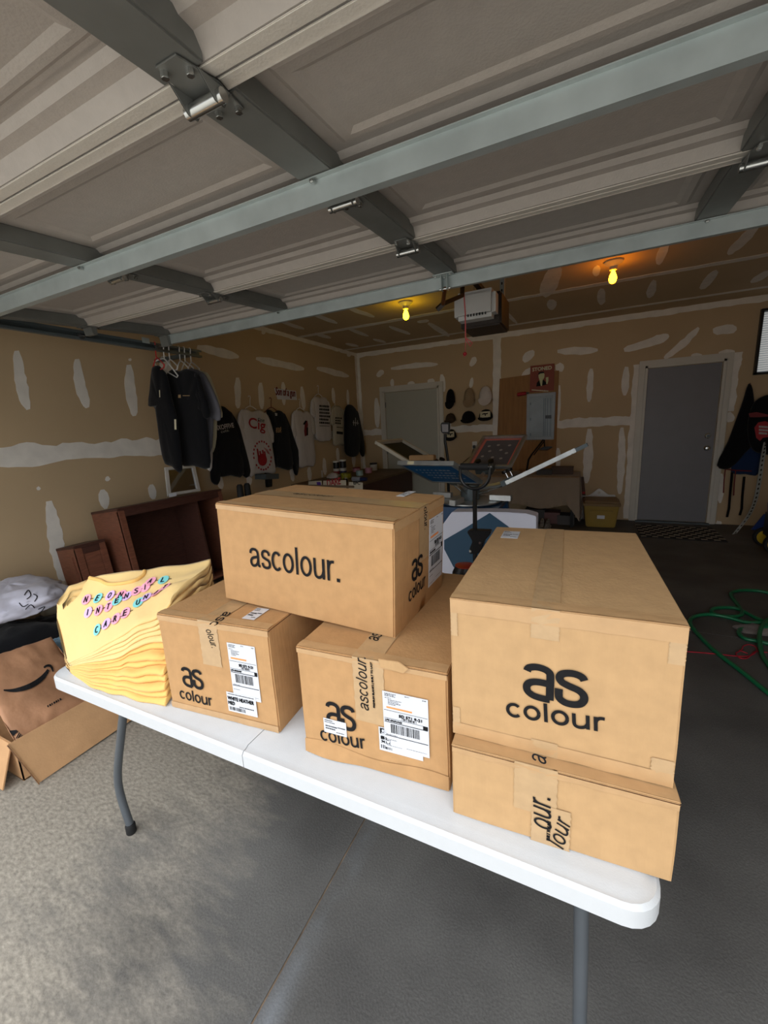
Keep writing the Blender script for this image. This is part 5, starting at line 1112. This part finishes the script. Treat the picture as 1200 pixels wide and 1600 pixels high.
for v in (629, 653, 677): build(MB().prism([oQ2(828, v), oQ2(830, v), oQ2(830, v+4), oQ2(828, v+4)], (0, -.006, 0)), 'hinge_knuckle', M_dksteel, dr)
po = thing('poster', 'brown poster with cream capitals and a suited figure above the breaker panel', 'poster', oP(846, 611)); oR = lambda u, v: onY(u, v, yE-.004)
build(MB().prism([oR(829, 572), oR(866.5, 568), oR(865.5, 610), oR(827.5, 613)], (0, -.008, 0)), 'poster_sheet', K_brown, po, bevel=.001)
words(po, oR, XD, (0, -1, 0), 'STONED', (832, 580.5), (862, 577), .048, C_cream, .010, bold=.003)
blobs(po, oR, XD, (0, -1, 0), [[(838, 604), (839, 598), (843, 594), (850, 594), (854, 598), (854, 601), (846, 603)]], M_ink, .0105, 'suit_shape')
blobs(po, oR, XD, (0, -1, 0), [[(841.5, 584), (843, 582), (849, 581.5), (851, 585), (850.5, 590), (848, 594), (847, 603), (845, 603), (843, 594), (841.5, 589)], [(853, 590), (857, 589), (857, 595), (855.5, 600), (853.5, 600)]], mat('poster_skin', (196, 196, 150), .6), .0112, 'face_shape')
blobs(po, oR, XD, (0, -1, 0), [[(841.5, 586), (841.5, 582.5), (845, 580.8), (850, 581), (850.5, 583), (844, 584)]], M_ink, .0118, 'hair_shape')
rows(po, oR, XD, (0, -1, 0), 831, 608.5, 862, 611, 1, C_cream, .0105, 3, .7)
rh = thing('screwdriver', 'red tool handle sticking out left of the breaker panel', 'tool', oP(815, 616)); a, b = oP(808.5, 617)+Vector((0, -.025, 0)), oP(822.5, 614.5)+Vector((0, -.025, 0))
build(MB().tube([a, a.lerp(b, .1), a.lerp(b, .9), b], [.018, .028, .024, .02], 12), 'grip', K_red, rh); build(MB().tube([b, b+(b-a)*.3], .01, 8), 'shank', M_dksteel, rh)

# cloth-covered table by the back wall
ct = thing('side_table', 'table under a beige cloth against the back wall', 'table', (-.68, 6.25, 0)); CZ = .70
build(MB().bb((-1.36, 5.98, CZ-.03), (-.06, 6.60, CZ-.004)), 'table_top', M_ply, ct)
for x in (-1.32, -.12):
    for y in (6.02, 6.56): build(MB().bb((x-.02, y-.02, 0), (x+.02, y+.02, CZ-.03)), 'leg', M_blackm, ct)
def drape(a, b):
    x = lerp(-1.38, -.045, a)
    if b < .4: return Vector((x, lerp(6.61, 5.972, b/.4), CZ+.001+.003*noise.noise(Vector((x*8, b*9, 0)))))
    t = (b-.4)/.6; ln = .41+.03*math.sin(x*9); ln += max(0, (a-.90)/.10)*.20; f = abs(.014*math.sin(x*26)+.012*noise.noise(Vector((x*7, t*2, 3))))
    return Vector((x+.02*t*max(0, (a-.9)/.1), 5.968-f*t*1.4-.02*t, CZ-.002-ln*t))
m_ = MB().grid(drape, 60, 24)
def drape2(a, b):
    y = lerp(5.97, 6.6, a); t = b; ln = .60-.15*a; return Vector((-.043+.035*t+.012*math.sin(y*30)*t, y, CZ-.002-ln*t))
m_.grid(drape2, 16, 10)
tc_ = thing('tablecloth', 'beige cloth draped over the table by the back wall', 'tablecloth', (-.68, 6.25, CZ)); build(m_, 'cloth', C_drape, tc_, smooth='all')
def crate(label, u, v, w, h, d, mt, z, nm='carton_small', y=None, cat_='box', tilt=0):
    p = onZ(u, v, z) if y is None else Vector((onY(u, v, y).x, y, z)); o = thing(nm, label, cat_, p)
    T = Matrix.Translation(p) @ Matrix.Rotation(tilt, 4, 'Z'); build(MB().bb((-w/2, 0, .0005), (w/2, d, h), T), 'body', mt, o, bevel=.004); build(MB().bb((-w/2-.004, -.004, h*.8), (w/2+.004, d+.004, h+.004), T), 'lid', mt, o, bevel=.004); return o
M_brn = mat('brown_leather', (70, 46, 28), .6, var=.3); M_gry = mat('grey_box', (60, 56, 54), .6)
crate('low brown wooden tray on the cloth-covered table', 878, 744, .28, .10, .16, M_brn, CZ+.003, 'wooden_tray', 6.2, 'tray'); crate('flat dark case on the cloth table left of the wooden tray', 850, 746, .20, .07, .16, M_gry, CZ+.003, 'flat_case', 6.15, 'case')
crate('tan book lying on the cloth table behind the bright screen rail', 828, 738, .20, .05, .24, mat('tan_board', (150, 118, 90), .7), CZ+.003, 'book', 6.2, 'book', .3)
crate('dull pink box under the cloth-covered table', 860, 800, .24, .16, .25, mat('dull_pink', (120, 86, 84), .7), 0, y=6.15); crate('dark box under the middle of the cloth table', 835, 810, .26, .20, .25, M_gry, 0, y=6.12); crate('grey storage box under the end of the cloth table', 884, 812, .22, .13, .25, mat('grey_box2', (84, 80, 78), .7), 0, y=6.12)
for lab, u in (('striped sneaker under the cloth table, nearer the printed box', 846), ('striped sneaker under the cloth table, nearer the storage box', 855)):
    p = Vector((onY(u, 815, 5.86).x, 5.86, 0)); sn = thing('sneaker', lab, 'shoe', p, group='sneakers under the cloth table')
    build(MB().grid(lambda a, b: p+Vector((.045*math.cos(PI*b)*(1-.25*a), -.12+.26*a, .012+max(.03, .10-.08*(1-a))*math.sin(PI*b))), 10, 8), 'upper', mat('sneaker_white', (176, 176, 176), .6, rgb2=(60, 60, 64), vs=50), sn, smooth='all'); build(MB().bb(p+Vector((-.046, -.125, 0)), p+Vector((.046, .145, .02))), 'sole', M_hw, sn, bevel=.006)
al = thing('arm_lamp', 'black articulated desk lamp in front of the breaker panel', 'lamp', onY(822, 735, 6.2)); q = lambda u, v: onY(u, v, 6.2)
bs = q(822, 735); bs.z = CZ+.004
build(MB().lathe([(.06, 0), (.06, .012), (.02, .02)], bs, 16), 'base', M_blackm, al); build(MB().tube([bs, q(826, 718), q(831, 710)], .015, 6), 'lower_arm', M_blackm, al); build(MB().tube([q(831, 710), q(849, 687)], .013, 6), 'upper_arm', M_blackm, al); build(MB().tube([q(834, 711), q(851.5, 688)], .009, 6), 'tension_rod', M_blackm, al)
build(MB().tube([q(850, 687), q(851, 698)], .010, 6), 'head_stem', M_blackm, al); build(MB().prism([q(841, 702), q(850, 697.5), q(863, 697.5), q(855, 702.5)], (0, .08, -.02)), 'lamp_head', M_blackm, al, bevel=.004)

# storage tote, fancy white board, leaning plank
to = thing('storage_tote', 'olive yellow plastic storage tote with brown lid beside the cloth table', 'tote', (.235, 6.2, 0)); M_ol = mat('tote_olive', (150, 122, 42), .45); M_lid = mat('tote_lid', (118, 88, 36), .45)
def frus(x0, x1, y0, y1, z0, X0_, X1_, Y0_, Y1_, z1): return [Vector(p) for p in ((x0, y0, z0), (x1, y0, z0), (x1, y1, z0), (x0, y1, z0), (X0_, Y0_, z1), (X1_, Y0_, z1), (X1_, Y1_, z1), (X0_, Y1_, z1))]
FQ = [(3, 2, 1, 0), (4, 5, 6, 7), (0, 1, 5, 4), (1, 2, 6, 5), (2, 3, 7, 6), (3, 0, 4, 7)]
build(MB().add(frus(.055, .405, 6.09, 6.44, 0, .02, .44, 6.06, 6.47, .31), FQ), 'tub', M_ol, to, bevel=.012, seg=3)
build(MB().add(frus(.10, .36, 6.055, 6.1, .07, .09, .37, 6.045, 6.1, .24), FQ), 'front_recess', M_ol, to, bevel=.008)
build(MB().bb((.005, 6.045, .295), (.455, 6.485, .335)).bb((.03, 6.07, .335), (.43, 6.46, .36)), 'lid', M_lid, to, bevel=.008, seg=3); build(MB().bb((.185, 6.043, .13), (.275, 6.05, .175)), 'paper_label', M_paper, to)
wbd = thing('scalloped_board', 'white board with a scalloped top leaning on the wall behind the tote', 'board', (.2, YB-.08, 0)); zc = lambda u, v: onY(u, v, YB-.09)
pb = [zc(908, 778), zc(909, 774), zc(918, 774.5), zc(926, 770.5), zc(934, 764.5), zc(938, 764), zc(944, 768), zc(951, 773), zc(961, 773.5), zc(961.5, 779)]
build(MB().prism([Vector((pb[0].x, YB-.09, 0))]+smooth_pts(pb, 3)+[Vector((pb[-1].x, YB-.09, 0))], (0, .02, 0)), 'board', M_hw, wbd, bevel=.003)
build(MB().lathe([(.02, 0), (.012, .006)], (0, 0, 0), 12, Matrix.Translation(zc(936, 770)) @ Matrix.Rotation(PI/2, 4, 'X')), 'carved_button', M_white, wbd)
lp = thing('leaning_plank', 'brown plank leaning on the back wall between cloth table and tote', 'plank', (-.02, 6.5, 0)); a, b = onY(905, 745, YB-.03), onY(914, 790, 6.35)
build(MB().prism([Vector((a.x+.02, YB-.035, a.z)), Vector((a.x+.06, YB-.035, a.z)), Vector((b.x+.05, 6.53, 0)), Vector((b.x+.0, 6.53, 0))], (0, -.02, .004)), 'plank_face', M_brn, lp, bevel=.003); build(MB().lathe([(.02, 0), (.012, .01)], (0, 0, 0), 10, Matrix.Translation(onY(912, 770, 6.50)) @ Matrix.Rotation(PI/2, 4, 'X')), 'knob', K_red, lp)

# door mat of dark woven tiles
dm = thing('door_mat', 'black and tan basket-weave door mat in front of the grey door', 'mat', (1.07, 6.0, 0)); M_mt = mat('mat_tan', (128, 118, 104), .8); mx0, mx1, my0, my1 = .66, 1.50, 5.68, 6.35
build(MB().bb((mx0, my0, 0), (mx1, my1, .008)), 'backing', M_rubber, dm); nx, ny = 14, 9; sx_, sy_ = (mx1-mx0)/nx, (my1-my0)/ny; src = None
for i in range(nx):
    for j in range(ny):
        c = Vector((mx0+sx_*(i+.5)+(sx_*.0 if j % 2 else 0), my0+sy_*(j+.5), .011))
        if (i+j) % 2 == 0:
            if src is None: src = build(MB().box(c, (sx_*.96, sy_*.40, .008)), 'weave_tile', M_mt, dm, smooth=False); c0_ = c
            else: again(src, dm, c-c0_)

# aprons and perforated rail at the right of the grey door
yA_ = YB-.07; oA = lambda u, v: onY(u, v, yA_); nA = (0, -1, 0)
ap = garment('apron', 'black apron with a red neck strap hanging right of the grey door', C_black, oA, nA, [(1169, 600), (1176, 608), (1180, 650), (1178, 690), (1164, 708), (1140, 732), (1120, 727), (1137, 690), (1152, 650), (1161, 625)], (), .03, 'apron', 'aprons on the back wall')
build(MB().tube([oA(1163, 625), oA(1172, 599), oA(1174, 626)], .010, 6), 'neck_strap', K_dred, ap)
for P_ in ([(1133, 733), (1131, 750), (1130, 770)], [(1149, 736), (1147, 755), (1146, 774)]): build(MB().tube([oA(*p)+Vector((0, -.01, 0)) for p in P_], .006, 6), 'apron_tie', K_dred, ap)
ap2 = garment('apron', 'blue apron with a red hem behind the black one', C_navy, lambda u, v: onY(u, v, YB-.035), nA, [(1170, 640), (1190, 650), (1192, 700), (1186, 740), (1165, 741), (1142, 737), (1150, 700), (1158, 660)], (), .02, 'apron', 'aprons on the back wall'); build(MB().tube([onY(u, v, YB-.06) for u, v in ((1133, 733), (1150, 735), (1174, 736))], .008, 6), 'hem', K_dred, ap2)
for P_ in ([(1142, 738), (1139, 770), (1137, 795), (1134, 808)], [(1161, 745), (1158, 775), (1157, 795), (1154, 805)]):
    m_ = MB()
    for (a, b), (c, d) in zip(P_, P_[1:]): m_.prism([oA(a, b), oA(a+4, b), oA(c+4, d), oA(c, d)], (0, .004, 0))
    build(m_, 'waist_tie', C_black, ap2, smooth=False)
ap3 = garment('tshirt', 'black shirt with red lettering and a round red badge over the aprons', C_black, lambda u, v: onY(u, v, YB-.13), nA, [(1176, 632), (1190, 620), (1206, 618), (1222, 640), (1222, 720), (1205, 712), (1180, 706), (1170, 690), (1168, 660)], (), .03, 'shirt')
oA3 = lambda u, v: onY(u, v, YB-.13); blobs(ap3, oA3, XD, nA, [[(1166+2, 646), (1180, 644), (1190, 646), (1199, 648), (1199, 651), (1182, 652), (1170, 652)]], K_dred, .036, 'lettering_shape'); blobs(ap3, oA3, XD, nA, [[(1177, 668), (1183, 660), (1194, 658), (1203, 662), (1203, 682), (1190, 684), (1186, 689), (1180, 684)]], K_red, .036, 'badge'); rows(ap3, oA3, XD, nA, 1184, 665, 1200, 680, 3, K_lgrey, .038, 5)
tk = thing('perforated_rail', 'curved perforated steel rail leaning by the aprons right of the grey door', 'rail', onZ(1150, 835, 0)); RP = smooth_pts([onY(1197, 690, YB-.16), onY(1192, 715, YB-.17), onY(1187, 750, YB-.22), onY(1180, 783, YB-.30), onY(1169, 807, YB-.40), Vector((*onZ(1148, 834, .012)[:2], .012))], 6)
m_ = MB(); wdir = Vector((.88, .35, .30)).normalized()*.026
for a, b in zip(RP, RP[1:]): m_.prism([a-wdir, a+wdir, b+wdir, b-wdir], (0, .012, .0))
rl = build(m_, 'rail_strip', M_galv, tk, smooth=False); tot = len(RP)-1
for i in range(24):
    t = (i+.5)/24*tot; k = int(t); c = RP[k].lerp(RP[k+1], t-k); d = (RP[k+1]-RP[k]).normalized(); build(MB().prism([c+wdir*.35*sx+d*.012*sy+Vector((0, -.0015, 0)) for sx, sy in ((-1, -1), (1, -1), (1, 1), (-1, 1))], (0, .003, 0)), 'slot_hole', M_black, rl, smooth=False)
# wheeled machine at the frame edge
wm = thing('wheeled_machine', 'black wheeled machine with a yellow wheel and hose at the right edge', 'machine', (1.80, 5.45, 0)); wx, wy = onZ(1199, 872, 0).x+.09, 5.32
for dy in (0, .30):
    T = Matrix.Translation((wx+.02, wy+dy, .105)) @ Matrix.Rotation(PI/2, 4, 'X'); wh = build(MB().lathe([(.06, -.025), (.10, -.025), (.105, -.015), (.105, .015), (.10, .025), (.06, .025)], (0, 0, 0), 24, T), 'wheel', M_rubber, wm); build(MB().lathe([(.02, -.028), (.075, -.03), (.078, .03), (.02, .032)], (0, 0, 0), 20, T), 'wheel_hub', mat('machine_yellow', (200, 168, 30), .45), wh)
build(MB().bb((wx-.02, wy+.04, .12), (wx+.34, wy+.28, .42)), 'engine_body', M_black, wm, bevel=.03, seg=3); build(MB().tube(smooth_pts([(wx+.02, wy+.05, .40), (wx-.05, wy+.02, .48), (wx-.04, wy, .56), (wx+.06, wy+.03, .58)], 6), .022, 10), 'hose', M_rubber, wm, smooth='all'); build(MB().tube([(wx+.05, wy+.06, .4), (wx+.05, wy+.1, .62), (wx+.3, wy+.1, .66)], .015, 8), 'handle', MC['machine_yellow'], wm)
bc = thing('blue_scoop', 'small bright blue dustpan on the floor behind the wheeled machine', 'dustpan', (1.75, 6.2, 0)); b0 = onZ(1177, 828, 0); build(MB().prism([Vector((b0.x-.02, b0.y, 0)), Vector((b0.x+.2, b0.y, 0)), Vector((b0.x+.17, b0.y+.02, .20)), Vector((b0.x+.09, b0.y+.02, .20))], (0, .02, 0)), 'pan', mat('blue_plastic', (24, 66, 150), .4), bc, bevel=.003); build(MB().tube([(b0.x+.13, b0.y+.02, .2), (b0.x+.13, b0.y+.06, .34)], .012, 8), 'handle', MC['blue_plastic'], bc)

# ================================================================ hose, cord, rag on the floor
def floor_path(px, r, lift=None): return [onZ(u, v, r)+Vector((0, 0, (lift[i] if lift else 0))) for i, (u, v) in enumerate(px)]
HP = [(1215, 1095), (1160, 1050), (1118, 1018), (1090, 990), (1078, 972), (1086, 963), (1108, 960), (1135, 964), (1165, 972), (1188, 978), (1200, 984), (1212, 1000), (1205, 1006), (1185, 1002), (1165, 998), (1155, 990), (1158, 983), (1176, 982), (1195, 985), (1216, 975), (1200, 972), (1180, 965), (1155, 952), (1135, 949), (1115, 951), (1112, 957), (1125, 962), (1150, 963), (1160, 958), (1152, 944), (1143, 932), (1145, 925), (1165, 922), (1190, 924), (1216, 930)]
M_hose = mat('hose_green', (16, 104, 66), .32, var=.08); lift = [0]*len(HP)
for i in (9, 10, 18, 19): lift[i] = .022
hs = thing('garden_hose', 'green garden hose lying in loose coils on the floor beside the right carton', 'hose', onZ(1150, 980, 0)); build(MB().tube(smooth_pts(floor_path(HP, .0135, lift), 8), .0125, 10), 'hose_line', M_hose, hs, smooth='all')
HP2 = [(1216, 960), (1196, 976), (1186, 995), (1190, 1020), (1200, 1038), (1216, 1058)]; build(MB().tube(smooth_pts(floor_path(HP2, .0135, [.0, .024, .024, 0, 0, 0]), 8), .0125, 10), 'hose_end', M_hose, hs, smooth='all')
CP = [(1040, 1016), (1072, 1018), (1110, 1021), (1150, 1025), (1170, 1025), (1181, 1019), (1181, 1011), (1170, 1007), (1161, 1010), (1160, 1014), (1155, 1018), (1150, 1021), (1156, 1028), (1168, 1028), (1182, 1018), (1216, 1023)]
cc = thing('electric_cable', 'thin red cable with a small loop crossing under the green hose', 'cable', onZ(1150, 1022, 0)); build(MB().tube(smooth_pts(floor_path(CP, .004), 6), .0035, 6), 'cord_line', mat('cord_red', (176, 30, 50), .5), cc, smooth='all'); build(MB().tube([onZ(1155, 1016, .004), onZ(1168, 1021, .004)], .0035, 6), 'cord_end', MC['cord_red'], cc)
heap('rag', 'white rag with dark print lying inside the hose coils', cloth('rag', (120, 112, 108), .3), (onZ(1185, 986, 0).x, onZ(1185, 986, 0).y, .01), (.11, .07, .022), 31, .4, 'rag', fl=.001, res=14)
# line drawings on the pale sweatshirt
dep = bpy.context.evaluated_depsgraph_get()
def on_obj(o, u, v):
    d = ray(u, v).normalized(); Mi = o.matrix_world.inverted(); ok, loc, nn, _i = o.ray_cast(Mi @ CAM, Mi.to_3x3() @ d); return (o.matrix_world @ loc)-d*.006 if ok else None
pk = bpy.data.objects.get(pw.name)
for P_ in ([(38, 930), (44, 922), (48, 930), (42, 936)], [(40, 952), (48, 945), (54, 950)], [(52, 928), (58, 932), (54, 940)], [(60, 952), (70, 948), (64, 958), (72, 962)], [(48, 968), (54, 964), (58, 970), (62, 966)], [(30, 942), (36, 948), (44, 944)]):
    pts = [on_obj(pk, p.x, p.y) for p in smooth_pts([(a, b, 0) for a, b in P_], 5)]; pts = [p for p in pts if p]
    if len(pts) > 2: build(MB().tube(pts, .0025, 5), 'line_drawing', M_ink, pk)
